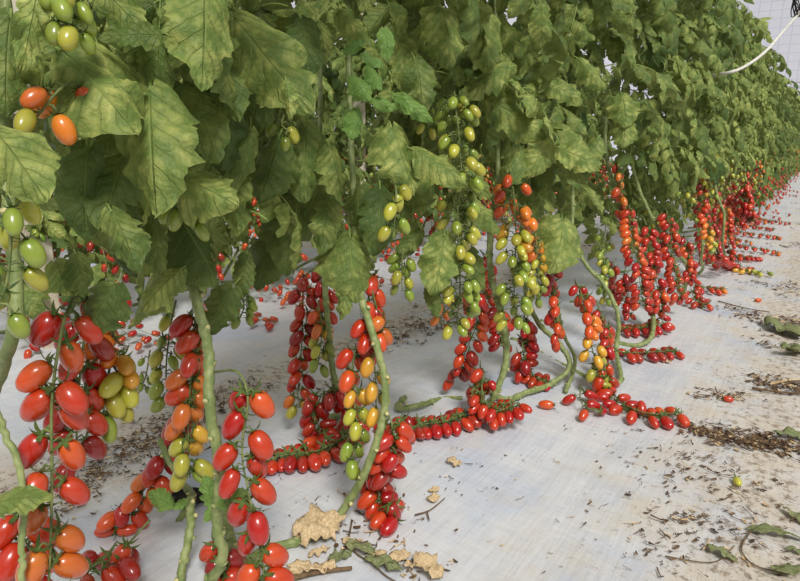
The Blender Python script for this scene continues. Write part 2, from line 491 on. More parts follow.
def compound(seed, nl, nw, seg=5):
    """a whole tomato leaf: base at the origin, reaching out along +Y, drooping"""
    rng = np.random.default_rng(seed)
    n = 12
    L = rng.uniform(0.2, 0.27)
    e0, e1 = rng.uniform(0.2, 0.7), rng.uniform(-1.3, -0.7)
    pts = [Vector((0, 0, 0))]
    tw = rng.uniform(-0.5, 0.5)
    for i in range(n):
        f = i / (n - 1)
        e = e0 + (e1 - e0) * f ** 0.9
        az = tw * f
        pts.append(pts[-1] + Vector((math.sin(az) * math.cos(e), math.cos(az) * math.cos(e), math.sin(e))) * (L / n))
    Vs, Fs, UVs, T = [], [], [], []
    off = 0
    def add(P, Fq, uv, tint):
        nonlocal off
        Vs.append(P); Fs.append(Fq + off); UVs.append(uv); T.append(np.full(len(P), tint)); off += len(P)
    rv, rf = tube_np(pts, [0.0024 - 0.0014 * i / n for i in range(n + 1)], seg)
    add(rv, rf, np.tile([[0.0, 0.5]], (len(rv), 1)), 0.6)
    leaf_tint = rng.uniform(0.1, 0.9)
    def place(f, sgn, length, spread):
        i = min(n - 1, int(f * n))
        p = pts[i].lerp(pts[i + 1], f * n - i)
        t = (pts[i + 1] - pts[i]).normalized()
        side = t.cross(Vector((0, 0, 1))).normalized()
        nrm = side.cross(t).normalized()
        if sgn == 0:
            d = t
        else:
            d = (t * math.cos(spread) + side * sgn * math.sin(spread)).normalized()
        d = (d + nrm * rng.uniform(-0.25, 0.15) + Vector((0, 0, -0.25))).normalized()
        nz = (nrm + side * rng.uniform(-0.5, 0.5) + Vector((0, 0, 0.25))).normalized()
        x = d.cross(nz).normalized(); nz = x.cross(d)
        Mx = np.array([tuple(x), tuple(d), tuple(nz)]).T
        P, Fq, uv = leaflet(nl, nw, rng, lob=rng.uniform(0.2, 0.42), droop=rng.uniform(0.3, 1.7), fold=rng.uniform(0.0, 0.6), ruff=rng.uniform(0.03, 0.08), wid=rng.uniform(0.55, 0.72))
        st = 0.012 if sgn else 0.004
        P = (P * length) @ Mx.T + np.array(tuple(p + d * st))
        add(P, Fq, uv, leaf_tint + rng.uniform(-0.15, 0.15))
        if sgn:
            sv, sf = tube_np([p, p + d * st * 1.3], [0.0013, 0.001], 4)
            add(sv, sf, np.tile([[0.0, 0.5]], (len(sv), 1)), 0.6)
    place(0.999, 0, rng.uniform(0.095, 0.125), 0)
    for f, ln in ((0.78, 0.088), (0.52, 0.08), (0.3, 0.06)):
        for sg in (-1, 1):
            if f < 0.4 and rng.random() < 0.4:
                continue
            place(f + rng.uniform(-0.05, 0.05), sg, ln * rng.uniform(0.8, 1.2), rng.uniform(0.8, 1.25))
    for f in (0.65, 0.42):
        if rng.random() < 0.7:
            place(f, rng.choice([-1, 1]), rng.uniform(0.025, 0.035), 1.2)
    d = LeafData()
    d.v = np.concatenate(Vs); d.f = np.concatenate(Fs); d.uv = np.concatenate(UVs); d.t = np.clip(np.concatenate(T), 0, 1)
    d.probe = d.v[::max(1, len(d.v) // 160)]
    return d

NEAR = [compound(100 + i, 20, 4) for i in range(14)]
MID = [compound(200 + i, 9, 2, 4) for i in range(10)]
FAR = [compound(300 + i, 5, 1, 3) for i in range(10)]
NEAR_ME = [mesh_np('leaf', d.v, d.f, [M_LEAF], None, d.uv, d.t) for d in NEAR]

def hero_mesh(seed, m, wid, lob, droop, fold, tint, pet=0.25):
    rng = np.random.default_rng(seed)
    P, Fq, uv = leaflet(26, 5, rng, lob=lob, droop=droop, fold=fold, ruff=0.075, wid=wid)
    pts = [Vector((0, 0.02, 0)), Vector((0, -pet * 0.5, -0.02)), Vector((0, -pet, -0.10))]
    sv, sf = tube_np(catmull(pts, 6), [0.014, 0.014, 0.015, 0.016, 0.017, 0.018], 6)
    v = np.concatenate([P, sv]); f = np.concatenate([Fq, sf + len(P), np.array([[4, 5, len(P), len(P) + 1], [5, 6, len(P) + 3, len(P) + 4]])])
    uv = np.concatenate([uv, np.tile([[0.0, 0.5]], (len(sv), 1))])
    return mesh_np('leaf', v, f, [m], None, uv, np.full(len(v), tint))

# ------------------------------------------------------------------ tomatoes
def tomato_mesh(nu, nv, i, rng, calyx=True, slim=1.0):
    mb = MB()
    prof = []
    for j in range(nv + 1):
        a = math.pi * j / nv
        r = 0.325 * slim * (math.sin(a) ** 0.86 if 0 < j < nv else 0)
        z = -0.5 + 0.5 * math.cos(a)
        if j == nv: z -= 0.012
        if j == 0: z -= 0.02
        r *= 1.0 + 0.06 * math.cos(a)
        prof.append((r, z))
    V, F = [(0, 0, prof[0][1])], []
    for r, z in prof[1:-1]:
        for k in range(nu):
            a = 2 * math.pi * k / nu
            rr = r * (1 + 0.018 * math.cos(3 * a + 1.0))
            V.append((rr * math.cos(a), rr * math.sin(a), z))
    V.append((0, 0, prof[-1][1]))
    for k in range(nu):
        F.append((0, 1 + k, 1 + (k + 1) % nu))
        F.append((len(V) - 1, 1 + (nv - 2) * nu + (k + 1) % nu, 1 + (nv - 2) * nu + k))
    for j in range(nv - 2):
        for k in range(nu):
            F.append((1 + j * nu + k, 1 + (j + 1) * nu + k, 1 + (j + 1) * nu + (k + 1) % nu, 1 + j * nu + (k + 1) % nu))
    mb.arr(V, F, 0)
    if calyx:
        for s in range(5):
            a = 2 * math.pi * (s + rng.uniform(-0.2, 0.2)) / 5
            ca, sa = math.cos(a), math.sin(a)
            Ls, cu = rng.uniform(0.36, 0.56), rng.uniform(0.05, 0.6)
            VV, n = [], 5
            for q in range(n + 1):
                f = q / n
                rr = 0.02 + Ls * f
                zz = 0.012 - 0.10 * math.sin(f * 2.2) * (1 - cu) + cu * f * f * 0.7
                w = 0.06 * math.sin(math.pi * min(1, 0.25 + f * 0.75)) + 0.002
                for sd in (-1, 1):
                    VV.append((rr * ca - sd * w * sa, rr * sa + sd * w * ca, zz + 0.02))
            mb.arr(VV, [(2 * q, 2 * q + 1, 2 * q + 3, 2 * q + 2) for q in range(n)], 1)
        mb.tube([Vector((0, 0, -0.03)), Vector((0, 0, 0.05)), Vector((0, 0, 0.1))], [0.05, 0.04, 0.03], 6, 1)
    return mb
_rt = random.Random(3)
TOM_HI = [[mesh_np('tomato', [tuple(p) for p in b.v], b.f, [M_TOM[i], M_CALYX], b.m) for b in (tomato_mesh(18, 14, i, _rt), tomato_mesh(18, 14, i, _rt, slim=0.93), tomato_mesh(18, 14, i, _rt, slim=1.06))] for i in range(7)]
TOM_MID = [[mesh_np('tomato', [tuple(p) for p in b.v], b.f, [M_TOM[i], M_CALYX], b.m) for b in (tomato_mesh(10, 8, i, _rt), tomato_mesh(10, 8, i, _rt, slim=1.05))] for i in range(7)]
TOM_LOW = tomato_mesh(6, 4, 0, _rt, calyx=False)

PLACED = []          # sphere centres of fruit already placed (world)
CLEAR = []           # world points that loose leaves must not stand in front of

def fruit_layout(pts, n, rip, L, ground_, f0, seed, spread=1.0, relax=True):
    rng = random.Random(seed)
    nc = max(24, n * 2)
    cur = catmull(pts, nc)
    phi = rng.uniform(-0.5, 0.5)
    items = []
    for i in range(n):
        f = f0 + (1 - f0) * min(1, max(0, (i + 0.5 + rng.uniform(-0.45, 0.45)) / n))
        x = f * (nc - 1); j = min(nc - 2, int(x))
        p = cur[j].lerp(cur[j + 1], x - j)
        t = (cur[j + 1] - cur[j]).normalized()
        flat = ground_ or abs(t.z) < 0.45
        if flat:
            s = t.cross(Vector((0, 0, 1))).normalized()
            sg = 1 if i % 2 else -1
            d = s * sg
            ax = (d * 0.85 + t * rng.uniform(-0.3, 0.35) + Vector((0, 0, -rng.uniform(0.15, 0.6)))).normalized()
            rr = 0.012
            if not ground_ and p.z > gz(p.x, p.y) + 0.07:
                ax = (d * 0.45 + Vector((rng.uniform(-.2, .2), rng.uniform(-.2, .2), -0.9))).normalized()
        else:
            # the two ranks open to either side as seen from the aisle
            e1 = t.cross(Vector((1, -0.55, 0))).normalized()
            e2 = t.cross(e1).normalized()
            a = phi + (math.pi if i % 2 else 0) + rng.uniform(-0.9, 0.9)
            if spread > 1.15: a = rng.uniform(0, 6.28)
            d = e1 * math.cos(a) + e2 * math.sin(a)
            ax = (d * 0.5 * spread + Vector((0, 0, -0.9)) + Vector((rng.uniform(-.15, .15), rng.uniform(-.15, .15), 0))).normalized()
            rr = (0.011 + 0.034 * max(0, spread - 1.0)) * rng.uniform(0.8, 1.2)
        q = rip if isinstance(rip, (int, float)) else None
        if q is None:
            xx = f * (len(rip) - 1); k = min(len(rip) - 2, int(xx)); q = rip[k] + (rip[k + 1] - rip[k]) * (xx - k)
        q = max(0, min(6, int(round(q + rng.uniform(-0.7, 0.7)))))
        size = L * rng.uniform(0.88, 1.1) * (0.9 + 0.02 * q) * (1.0 - 0.12 * max(0, f - 0.6))
        items.append([p, d, ax, p + d * rr + Vector((0, 0, -0.002)), size, q])
    # push overlapping fruit apart
    if items and relax:
        top = np.array([tuple(it[3]) for it in items]); ax = np.array([tuple(it[2]) for it in items]); sz = np.array([it[4] for it in items])
        c1 = top + ax * (sz * 0.30)[:, None]; c2 = top + ax * (sz * 0.70)[:, None]
        r = sz * 0.285
        ctr = (c1 + c2).mean(0) / 2 + (c1 + c2).mean(0) / 2 * 0
        mid = (c1 + c2) / 2
        oth = np.array([o[:3] for o in PLACED]) if PLACED else np.zeros((0, 3)); orad = np.array([o[3] for o in PLACED]) if PLACED else np.zeros(0)
        if len(oth):
            lo, hi = mid.min(0) - 0.06, mid.max(0) + 0.06
            k = np.all((oth > lo) & (oth < hi), axis=1); oth, orad = oth[k], orad[k]
        home = mid.copy()
        for it in range(18):
            Cc = np.concatenate([c1, c2]); rr = np.concatenate([r, r]); idx = np.tile(np.arange(n), 2)
            D = Cc[:, None] - Cc[None]; dist = np.linalg.norm(D, axis=2) + 1e-9
            ov = rr[:, None] + rr[None] - dist
            ov[idx[:, None] == idx[None]] = 0
            ov = np.maximum(0, ov)
            mv = (D / dist[..., None] * ov[..., None] * 0.28).sum(1)
            if len(oth):
                D = Cc[:, None] - oth[None]; dist = np.linalg.norm(D, axis=2) + 1e-9
                ov = np.maximum(0, rr[:, None] + orad[None] - dist)
                mv += (D / dist[..., None] * ov[..., None] * 0.4).sum(1)
            ln = np.linalg.norm(mv, axis=1, keepdims=True)
            mv *= np.minimum(1, 0.006 / (ln + 1e-9))
            Cc = Cc + mv
            for a_ in range(len(Cc)):
                fl = gz(Cc[a_, 0], Cc[a_, 1]) + rr[a_] * 1.1
                if Cc[a_, 2] < fl: Cc[a_, 2] = fl
            c1, c2 = Cc[:n], Cc[n:]
            mid = (c1 + c2) / 2
            a3 = c2 - c1; a3 /= np.linalg.norm(a3, axis=1, keepdims=True) + 1e-9
            mid = mid + (home - mid) * 0.03
            hl = (sz * 0.20)[:, None]
            c1, c2 = mid - a3 * hl, mid + a3 * hl
        for i, itx in enumerate(items):
            a_ = Vector(map(float, a3[i])); itx[2] = a_
            itx[3] = Vector(map(float, mid[i])) - a_ * (sz[i] * 0.5)
            PLACED.append((*c1[i], r[i])); PLACED.append((*c2[i], r[i]))
    return cur, items

def truss(root, pts, n, rip, L=0.043, ground_=False, f0=0.15, seed=None, hi=True, spread=1.0, clear=True, relax=True, merged=False, rad=0.0017):
    seed = R.randrange(10 ** 6) if seed is None else seed
    cur, items = fruit_layout([Vector(p) for p in pts], n, rip, L, ground_, f0, seed, spread, relax)
    org = root.location
    mb = MB()
    m = len(cur)
    st = max(1, m // 24) if hi else max(1, m // 10)
    sub = cur[::st]
    if (sub[-1] - cur[-1]).length > 1e-6: sub.append(cur[-1])
    mb.tube(sub, [rad * (1.15 - 0.5 * i / len(sub)) for i in range(len(sub))], 6 if hi else 4)
    if not merged:
        for p, d, ax, top, size, q in items:
            e = top - ax * size * 0.08
            knee = (p + e) / 2 + d * 0.002 + Vector((0, 0, 0.004))
            mb.tube([p, knee, e], [rad * 0.55, rad * 0.8, rad * 0.55], 5 if hi else 4, cap=False)
        o = mb.build('fruit_truss', [M_TRUSS], root, org)
        rng = random.Random(seed + 1)
        for p, d, ax, top, size, q in items:
            me = rng.choice((TOM_HI if hi else TOM_MID)[q])
            t = bpy.data.objects.new('tomato', me)
            t.location = top - org
            t.rotation_mode = 'QUATERNION'
            t.rotation_quaternion = (-ax).to_track_quat('Z', 'Y') @ Quaternion((0, 0, 1), rng.uniform(0, 6.28))
            t.scale = (size, size, size)
            link(t, o)
        if clear:
            CLEAR.extend([it[3] + it[2] * it[4] * 0.5 for it in items])
    else:
        for p, d, ax, top, size, q in items:
            qt = (-ax).to_track_quat('Z', 'Y')
            mb.arr([top + qt @ (v * size) for v in TOM_LOW.v], TOM_LOW.f, 1 + q)
        o = mb.build('fruit_truss', [M_TRUSS] + M_TOM, root, org)
    return o

def stem(root, pts, r0=0.0065, r1=0.0055, nodes=True, seed=0, clear=True, name='stem', material=None, n=None):
    rng = random.Random(seed)
    n = n or max(24, int(10 * len(pts)))
    cur = catmull(pts, n)
    rad = [r0 + (r1 - r0) * i / n for i in range(n)]
    mb = MB()
    if nodes:
        ks = list(range(3, n - 2, 7))
        for k in ks:
            rad[k] *= 1.22
    cur = [p + Vector((rng.uniform(-1, 1), rng.uniform(-1, 1), rng.uniform(-1, 1))) * 0.0012 for p in cur]
    mb.tube(cur, rad, 10)
    if nodes:
        for i, k in enumerate(ks):
            t = (cur[k + 1] - cur[k - 1]).normalized()
            to = (CAMP - cur[k]); to = (to - t * to.dot(t)).normalized()
            d = (Quaternion(t, rng.choice([-1, 1]) * rng.uniform(0.4, 1.3)) @ to)
            b = cur[k] + d * rad[k] * 0.75
            e = b + (d * 0.9 + t * 0.6).normalized() * rng.uniform(0.002, 0.006)
            mb.tube([b, b.lerp(e, 0.8)], [rad[k] * 0.62, rad[k] * 0.5], 8, 0)
            mb.tube([b.lerp(e, 0.8), e], [rad[k] * 0.48, rad[k] * 0.34], 8, 1)
    o = mb.build(name, [material or M_STEM, M_SCAR], root, root.location)
    if clear:
        CLEAR.extend(cur[::3])
    return o

def new_plant(x, y, label, group=None):
    o = bpy.data.objects.new('tomato_plant', None)
    o.empty_display_size = 0.05
    o.location = gp(x, y)
    link(o)
    return tag(o, label, 'tomato plant', group)

def align(me, name, root, base, tip, nrm, length=None, sx=1.0):
    d = (tip - base); L = d.length if length is None else length
    d.normalize()
    n = (nrm - d * nrm.dot(d)).normalized()
    x = d.cross(n).normalized()
    m3 = Matrix((x, d, n)).transposed()
    o = bpy.data.objects.new(name, me)
    o.rotation_mode = 'QUATERNION'
    o.rotation_quaternion = m3.to_quaternion()
    o.location = base - (root.location if root else Vector())
    o.scale = (L * sx, L, L)
    return link(o, root)

_hero_cache = {}
def hero(root, bx, by, bt, tx, ty, tt, wid=0.65, young=False, nrm=None, tint=0.5, droop=0.5, lob=0.32):
    """one large leaf blade from its base to its tip"""
    B, T = at(bx, by, bt), at(tx, ty, tt)
    key = (round(wid, 1), young, round(tint, 1), round(droop, 1), R.randrange(3))
    if key not in _hero_cache:
        _hero_cache[key] = hero_mesh(hash(key[:1] + key[2:]) % 9999, M_YOUNG if young else M_LEAF, wid, lob, droop + R.uniform(0, .5), R.uniform(0.1, 0.5), tint)
    n = nrm if nrm is not None else ((CAMP - B).normalized() + Vector((0.1, 0, 0.45)) + Vector((R.uniform(-.35, .35), R.uniform(-.35, .35), 0)))
    return align(_hero_cache[key], 'leaf', root, B, T, n.normalized(), (T - B).length * (1 + 0.1 * droop))

def blocked(pts_world, tol=0.022):
    """would a leaf stand between the eye and a fruit or stem that shows in the photograph?"""
    if not len(CLEARA): return False
    d = pts_world - np.array(tuple(CAMP))
    z = d @ np.array(tuple(FWD))
    ok = z > 0.05
    if not ok.any(): return False
    d, z = d[ok], z[ok]
    sx = (d @ np.array(tuple(RGT))) / z; sy = (d @ np.array(tuple(UPV))) / z
    k = (np.abs(sx[:, None] - CLEARA[None, :, 0]) < tol) & (np.abs(sy[:, None] - CLEARA[None, :, 1]) < tol) & (z[:, None] < CLEARA[None, :, 2] + 0.02)
    return k.sum() > 2

def add_leaf(root, p, az, scale, roll=0.0, check=True, young=False):
    i = R.randrange(len(NEAR))
    q = Quaternion((0, 0, 1), az) @ Quaternion((1, 0, 0), R.uniform(-0.5, 0.25)) @ Quaternion((0, 1, 0), roll)
    if check:
        m3 = np.array(q.to_matrix())
        pw = (NEAR[i].probe * scale) @ m3.T + np.array(tuple(p))
        if blocked(pw): return None
        if (np.linalg.norm(pw - np.array(tuple(CAMP)), axis=1) < 0.42).any(): return None
    o = bpy.data.objects.new('leaf', NEAR_ME[i])
    o.location = p - root.location
    o.rotation_mode = 'QUATERNION'; o.rotation_quaternion = q
    o.scale = (scale, scale, scale)
    return link(o, root)

def foliage_mesh(seed, data, n, z0=0.62, z1=1.56, c=(0.2, 0.3), wy=0.2, sc=1.0, low=0):
    rng = random.Random(seed)
    Vs, Fs, U, T = [], [], [], []
    off = 0
    for i in range(n + low):
        d = data[rng.randrange(len(data))]
        z = z0 + (z1 - z0) * (i + rng.random()) / n if i < n else rng.uniform(0.28, z0)
        az = rng.uniform(0, 6.28)
        if rng.random() < 0.45: az = -math.pi / 2 + rng.uniform(-0.9, 0.9)
        s = rng.uniform(0.75, 1.1) * sc
        m = np.array((Quaternion((0, 0, 1), az) @ Quaternion((1, 0, 0), rng.uniform(-0.5, 0.3)) @ Quaternion((0, 1, 0), rng.uniform(-0.5, 0.5))).to_matrix())
        p = np.array([c[0] + (rng.uniform(-0.1, 0.1) if i < n else rng.uniform(-0.2, -0.02)), c[1] + rng.uniform(-wy, wy), z])
        Vs.append((d.v * s) @ m.T + p); Fs.append(d.f + off); U.append(d.uv); T.append(d.t + rng.uniform(-0.15, 0.15)); off += len(d.v)
    return mesh_np('foliage', np.concatenate(Vs), np.concatenate(Fs), [M_LEAF], None, np.concatenate(U), np.clip(np.concatenate(T), 0, 1))

# ------------------------------------------------------------------ the plants nearest the camera
A = at
Gd = ground
N = {}
def P(key, x, y, label):
    N[key] = new_plant(x, y, label)
    return N[key]
P('a', -0.86, 0.16, 'nearest tomato plant, at left edge, with big orange-red fruits strung down its truss')
P('b', -0.93, 0.60, 'tomato plant with upright speckled thick stem growing beside a black planting hole')
P('c', -0.88, 0.66, 'tomato plant whose bent stem ends in a papery dry leaf wrap on the film')
P('d', -1.00, 1.12, 'tomato plant behind the bent stem, its red trusses heaped on the film')
P('e', -0.88, 1.30, 'tomato plant with long cascades of small green fruits and a lying stem')
P('f', -0.84, 1.62, 'tomato plant with orange and green truss hanging above a curved lying stem')
P('g', -0.86, 1.98, 'tomato plant with leaning stem and red truss trailing out to dark litter')

# plant a: left edge
a = N['a']
stem(a, [a.location, A(-40, 480, 0.80), A(-4, 385, 0.66), A(14, 328, 0.60), A(16, 280, 0.60), A(8, 200, 0.60), A(5, 60, 0.62), A(5, -150, 0.64)], 0.0075, 0.006, seed=1)
stem(a, [A(-6, 405, 0.58), A(6, 436, 0.58), A(19, 468, 0.58), A(23, 505, 0.58), A(22, 590, 0.58)], 0.0034, 0.003, False, 2, name='side_shoot')
truss(a, [A(75, 290, 0.68), A(62, 330, 0.63), A(52, 400, 0.61), A(52, 480, 0.61), A(50, 560, 0.61), A(44, 640, 0.62)], 20, [4.2, 4.4, 4.2, 4.2, 3.4, 3.2, 3.4], 0.041, f0=0.02, seed=11)
truss(a, [A(90, 290, 0.76), A(84, 340, 0.74), A(78, 400, 0.73), A(76, 462, 0.73)], 11, [6, 5.4, 5.6], 0.039, seed=12)
truss(a, [A(112, 300, 0.80), A(114, 330, 0.79), A(108, 380, 0.79), A(102, 420, 0.79)], 17, [3.6, 3.2, 2.4, 0.5, 0.3, 0.2], 0.041, seed=13, spread=1.2)
truss(a, [A(30, 480, 0.66), A(22, 520, 0.66), A(20, 580, 0.66), A(22, 640, 0.66)], 10, 4.8, 0.042, seed=14)
truss(a, [A(-4, 185, 0.52), A(10, 205, 0.50), A(10, 250, 0.50), A(6, 285, 0.50), A(-6, 310, 0.50)], 8, 0.4, 0.029, seed=15)
truss(a, [A(80, -10, 0.58), A(58, 6, 0.56), A(60, 20, 0.555), A(84, 30, 0.555)], 10, 0.3, 0.026, seed=16, f0=0.1, spread=1.25)
truss(a, [A(75, 80, 0.62), A(62, 88, 0.58), A(52, 98, 0.57), A(36, 118, 0.57)], 5, [3.6, 3.4, 3, 1.5], 0.031, seed=17, f0=0.3)
truss(a, [A(150, 520, 0.98), A(116, 556, 0.95), A(100, 563, 0.93), A(80, 572, 0.92)], 7, 5.2, 0.043, seed=18, f0=0.3)
for h in [(38, -16, .54, 29, 62, .52, .34, .8), (62, 52, .62, 124, 104, .56, .8, .55), (150, 92, .66, 153, 196, .60, .65, .55), (204, -16, .66, 206, 74, .62, .6, .9),
          (160, 36, .64, 104, 34, .60, .5, .3), (-6, 130, .5, 36, 182, .46, .6, .6), (124, 160, .68, 100, 222, .64, .7, .2), (116, 284, .66, 84, 334, .63, .8, .35),
          (88, 150, .66, 76, 235, .64, .6, .2), (130, 120, .7, 90, 150, .68, .6, .25), (112, 212, .64, 140, 262, .62, .6, .4),
          (56, 262, .62, 70, 290, .6, .9, .4), (76, 255, .62, 86, 288, .6, .7, .35), (-8, 505, .55, 42, 488, .54, .5, .4), (10, 20, .6, 0, 95, .56, .6, .5), (100, -10, .64, 140, 22, .62, .6, .6)]:
    hero(a, *h[:6], wid=h[6], tint=h[7])

# plant b: speckled upright stem
b = N['b']
stem(b, [A(190, 250, 0.90), A(194, 290, 0.88), A(208, 350, 0.87), A(210, 410, 0.86), A(220, 470, 0.86), A(217, 520, 0.88), A(222, 560, 0.90), A(204, 590, 0.95)], 0.0074, 0.0080, seed=3)
stem(b, [b.location, Gd(192, 498, 0.012), A(184, 484, 1.05), A(166, 455, 1.04), A(160, 440, 1.03)], 0.007, 0.005, seed=4, name='side_shoot')
stem(b, [A(190, 498, 1.06), A(190, 530, 1.0), A(182, 570, 0.98), Gd(180, 600, .006)], 0.007, 0.007, seed=5, name='side_shoot')
stem(b, [A(190, 250, 0.90), A(186, 150, 0.92), A(190, 0, 0.95), A(195, -250, 1.0)], 0.0068, 0.005, True, 5, clear=False)
truss(b, [A(200, 300, 0.95), A(194, 330, 0.96), A(190, 390, 0.96), A(188, 440, 0.97), A(190, 478, 0.98)], 20, [4.4, 4, 4, 3.2, 2.4, 1.2, 0.5], 0.044, seed=21, f0=0.05)
truss(b, [A(176, 300, 1.06), A(170, 330, 1.05), A(166, 370, 1.04), A(168, 400, 1.03)], 11, [1.2, 0.4, 0.1], 0.034, seed=22)
truss(b, [A(214, 372, 0.86), A(238, 372, 0.83), A(248, 400, 0.82), A(242, 450, 0.82), A(250, 500, 0.82), A(262, 560, 0.83), A(266, 600, 0.84)], 16, [5, 5, 5, 5, 4.6, 4.4, 3.4], 0.044, seed=23, f0=0.16)
truss(b, [A(190, 400, 1.08), A(172, 440, 1.10), A(150, 480, 1.12), A(124, 515, 1.12), A(112, 536, 1.12)], 19, [5.2, 4.8, 5, 3, 4.6, 4.4], 0.042, seed=24, f0=0.05)
truss(b, [A(184, 270, .93), A(182, 280, .9), A(186, 285, .9)], 2, 1.0, 0.034, seed=25)
truss(b, [A(208, 244, .92), A(214, 254, .9), A(217, 264, .9)], 1, 4.8, 0.040, seed=26, f0=.8)
truss(b, [A(220, 535, 0.95), A(222, 555, 0.95), A(222, 575, 0.95)], 5, 5, 0.046, seed=27)
truss(b, [A(150, 350, 1.25), A(146, 375, 1.25), A(138, 395, 1.24)], 7, 0.2, 0.022, seed=28)
truss(b, [A(240, 292, 1.15), A(244, 306, 1.12), A(240, 318, 1.12)], 7, 0.2, 0.026, seed=29)
truss(b, [A(180, 195, .82), A(186, 205, .78), A(190, 225, .78)], 4, 0.6, 0.034, seed=20)
for h in [(178, 178, .76, 226, 196, .72, .9, .6), (182, 222, .86, 220, 278, .84, .9, .25), (180, 270, .84, 138, 304, .80, .6, .85), (232, 288, .94, 204, 334, .92, .7, .2),
          (246, 256, .98, 240, 298, .96, .5, .15), (152, 220, .82, 160, 272, .8, .5, .3), (236, 20, .80, 288, 92, .72, .6, .5), (286, 84, .72, 292, 118, .72, .5, .6),
          (300, 20, .9, 313, 66, .86, .6, .2), (230, 100, .84, 222, 162, .8, .7, .1), (250, 130, .86, 240, 190, .84, .6, .45), (262, 60, .9, 250, 130, .88, .6, .2),
          (236, 170, .9, 232, 228, .86, .5, .7), (278, 140, .95, 262, 200, .93, .7, .15), (215, 60, .76, 240, 112, .74, .6, .3)]:
    hero(b, *h[:6], wid=h[6], tint=h[7])
for h in [(172, 505, 1.02, 150, 494, 1.0, .8), (186, 500, 1.02, 174, 508, 1.0, .7), (212, 505, .93, 208, 478, .92, .6), (220, 505, .85, 246, 494, .84, .7), (205, 520, .9, 215, 505, .9, .6)]:
    hero(b, *h[:6], wid=h[6], tint=.6, young=True)

# plant c: the stem that rests on the film and rises again
c = N['c']
stem(c, [c.location + Vector((0, 0, .01)), Gd(240, 556, 0.01), Gd(275, 547, 0.01), Gd(318, 532, 0.012), A(346, 506, 1.12), A(372, 455, 1.08), A(386, 395, 1.08), A(376, 345, 1.08), A(362, 300, 1.09)], 0.0085, 0.0068, seed=6)
stem(c, [A(362, 300, 1.09), A(358, 260, 1.10), A(354, 205, 1.11), A(350, 100, 1.14), A(350, -100, 1.2)], 0.0068, 0.005, seed=7, clear=False)
truss(c, [A(376, 270, 1.14), A(370, 290, 1.12), A(362, 330, 1.12), A(352, 370, 1.12), A(356, 420, 1.12), A(352, 470, 1.12)], 22, [5, 4.6, 5, 5, 3.4, 1, 0.2, 0.2], 0.041, seed=31, f0=0.04)
truss(c, [A(372, 290, 1.1), A(378, 320, 1.12), A(374, 350, 1.12), A(376, 385, 1.13), A(376, 410, 1.14)], 9, [4, 3.2, 2.6, 1], 0.040, seed=32)
truss(c, [A(383, 410, 1.12), A(392, 424, 1.10), A(388, 460, 1.12), A(376, 485, 1.15), A(386, 508, 1.14), A(400, 514, 1.13)], 24, [5.2, 5.4, 5.6, 5.4, 5.0], 0.043, seed=33, f0=0.08)
truss(c, [A(392, 180, 1.05), A(396, 192, 1.02), A(394, 230, 1.02)], 5, 0.6, 0.034, seed=34, f0=.05)
truss(c, [A(404, 245, 1.2), A(402, 262, 1.18), A(402, 290, 1.18)], 8, 0.2, 0.030, seed=35)
truss(c, [A(284, 115, .98), A(282, 125, .96), A(290, 132, .96)], 3, 0.4, 0.030, seed=36)
for h in [(306, 128, 1.02, 300, 194, .98, .75, .4), (330, 148, 1.02, 346, 194, .99, .6, .5), (350, 238, 1.08, 352, 298, 1.04, 1.0, .5), (350, 280, 1.08, 338, 318, 1.06, .5, .35),
          (338, 12, .92, 374, 40, .9, .5, .7), (380, 190, 1.08, 378, 250, 1.04, .6, .2), (330, 200, 1.08, 318, 250, 1.05, .6, .25), (298, 200, 1.1, 288, 270, 1.06, .7, .2),
          (360, 185, 1.1, 356, 235, 1.06, .7, .3), (326, 180, 1.12, 310, 215, 1.08, .7, .3), (392, 128, 1.1, 412, 184, 1.05, .75, .65), (270, 235, 1.15, 262, 285, 1.1, .7, .15)]:
    hero(c, *h[:6], wid=h[6], tint=h[7])
for h in [(352, 78, .88, 366, 96, .86, .8), (345, 52, .9, 366, 40, .9, .5), (362, 56, .9, 386, 62, .9, .5), (356, 110, .9, 350, 135, .88, .7), (372, 100, .9, 398, 108, .9, .5), (368, 68, .9, 380, 86, .88, .6), (384, 30, .92, 392, 52, .9, .6), (396, 96, .92, 430, 120, .9, .4)]:
    hero(c, *h[:6], wid=h[6], tint=.5, young=True)

# plant d: behind
d = N['d']
stem(d, [d.location, A(350, 412, 1.52), A(336, 385, 1.48), A(330, 345, 1.46), A(326, 300, 1.46), A(322, 250, 1.48)], 0.0085, 0.007, seed=8)
stem(d, [A(322, 250, 1.48), A(320, 150, 1.5), A(322, -50, 1.6), A(322, -150, 1.6)], 0.0065, 0.005, seed=9, clear=False)
truss(d, [A(314, 268, 1.5), A(304, 282, 1.49), A(302, 340, 1.49), A(298, 390, 1.5), A(300, 408, 1.5)], 21, [5.4, 5.6, 5.2, 4.6, 5, 1], 0.042, seed=41, f0=0.08)
truss(d, [A(318, 300, 1.46), A(322, 330, 1.45), A(318, 365, 1.45)], 10, [4, 3, 0.5, 0.3], 0.04, seed=42)
truss(d, [A(345, 395, 1.47), A(330, 390, 1.45), A(312, 405, 1.45), A(320, 432, 1.45), A(316, 450, 1.46)], 18, [5.4, 5.6, 5.4], 0.043, seed=43, f0=0.1)
truss(d, [Gd(352, 432, .025), Gd(320, 450, .03), Gd(285, 455, .025), Gd(256, 462, .022)], 24, 5.5, 0.043, ground_=True, seed=44, f0=0.0)
truss(d, [A(322, 240, 1.5), A(326, 260, 1.49), A(324, 300, 1.49), A(326, 330, 1.5)], 12, [5, 4.6, 3.4], 0.04, seed=45)
truss(d, [A(345, 385, 1.5), A(352, 420, 1.5), A(355, 440, 1.5)], 8, 5.2, 0.042, seed=46)

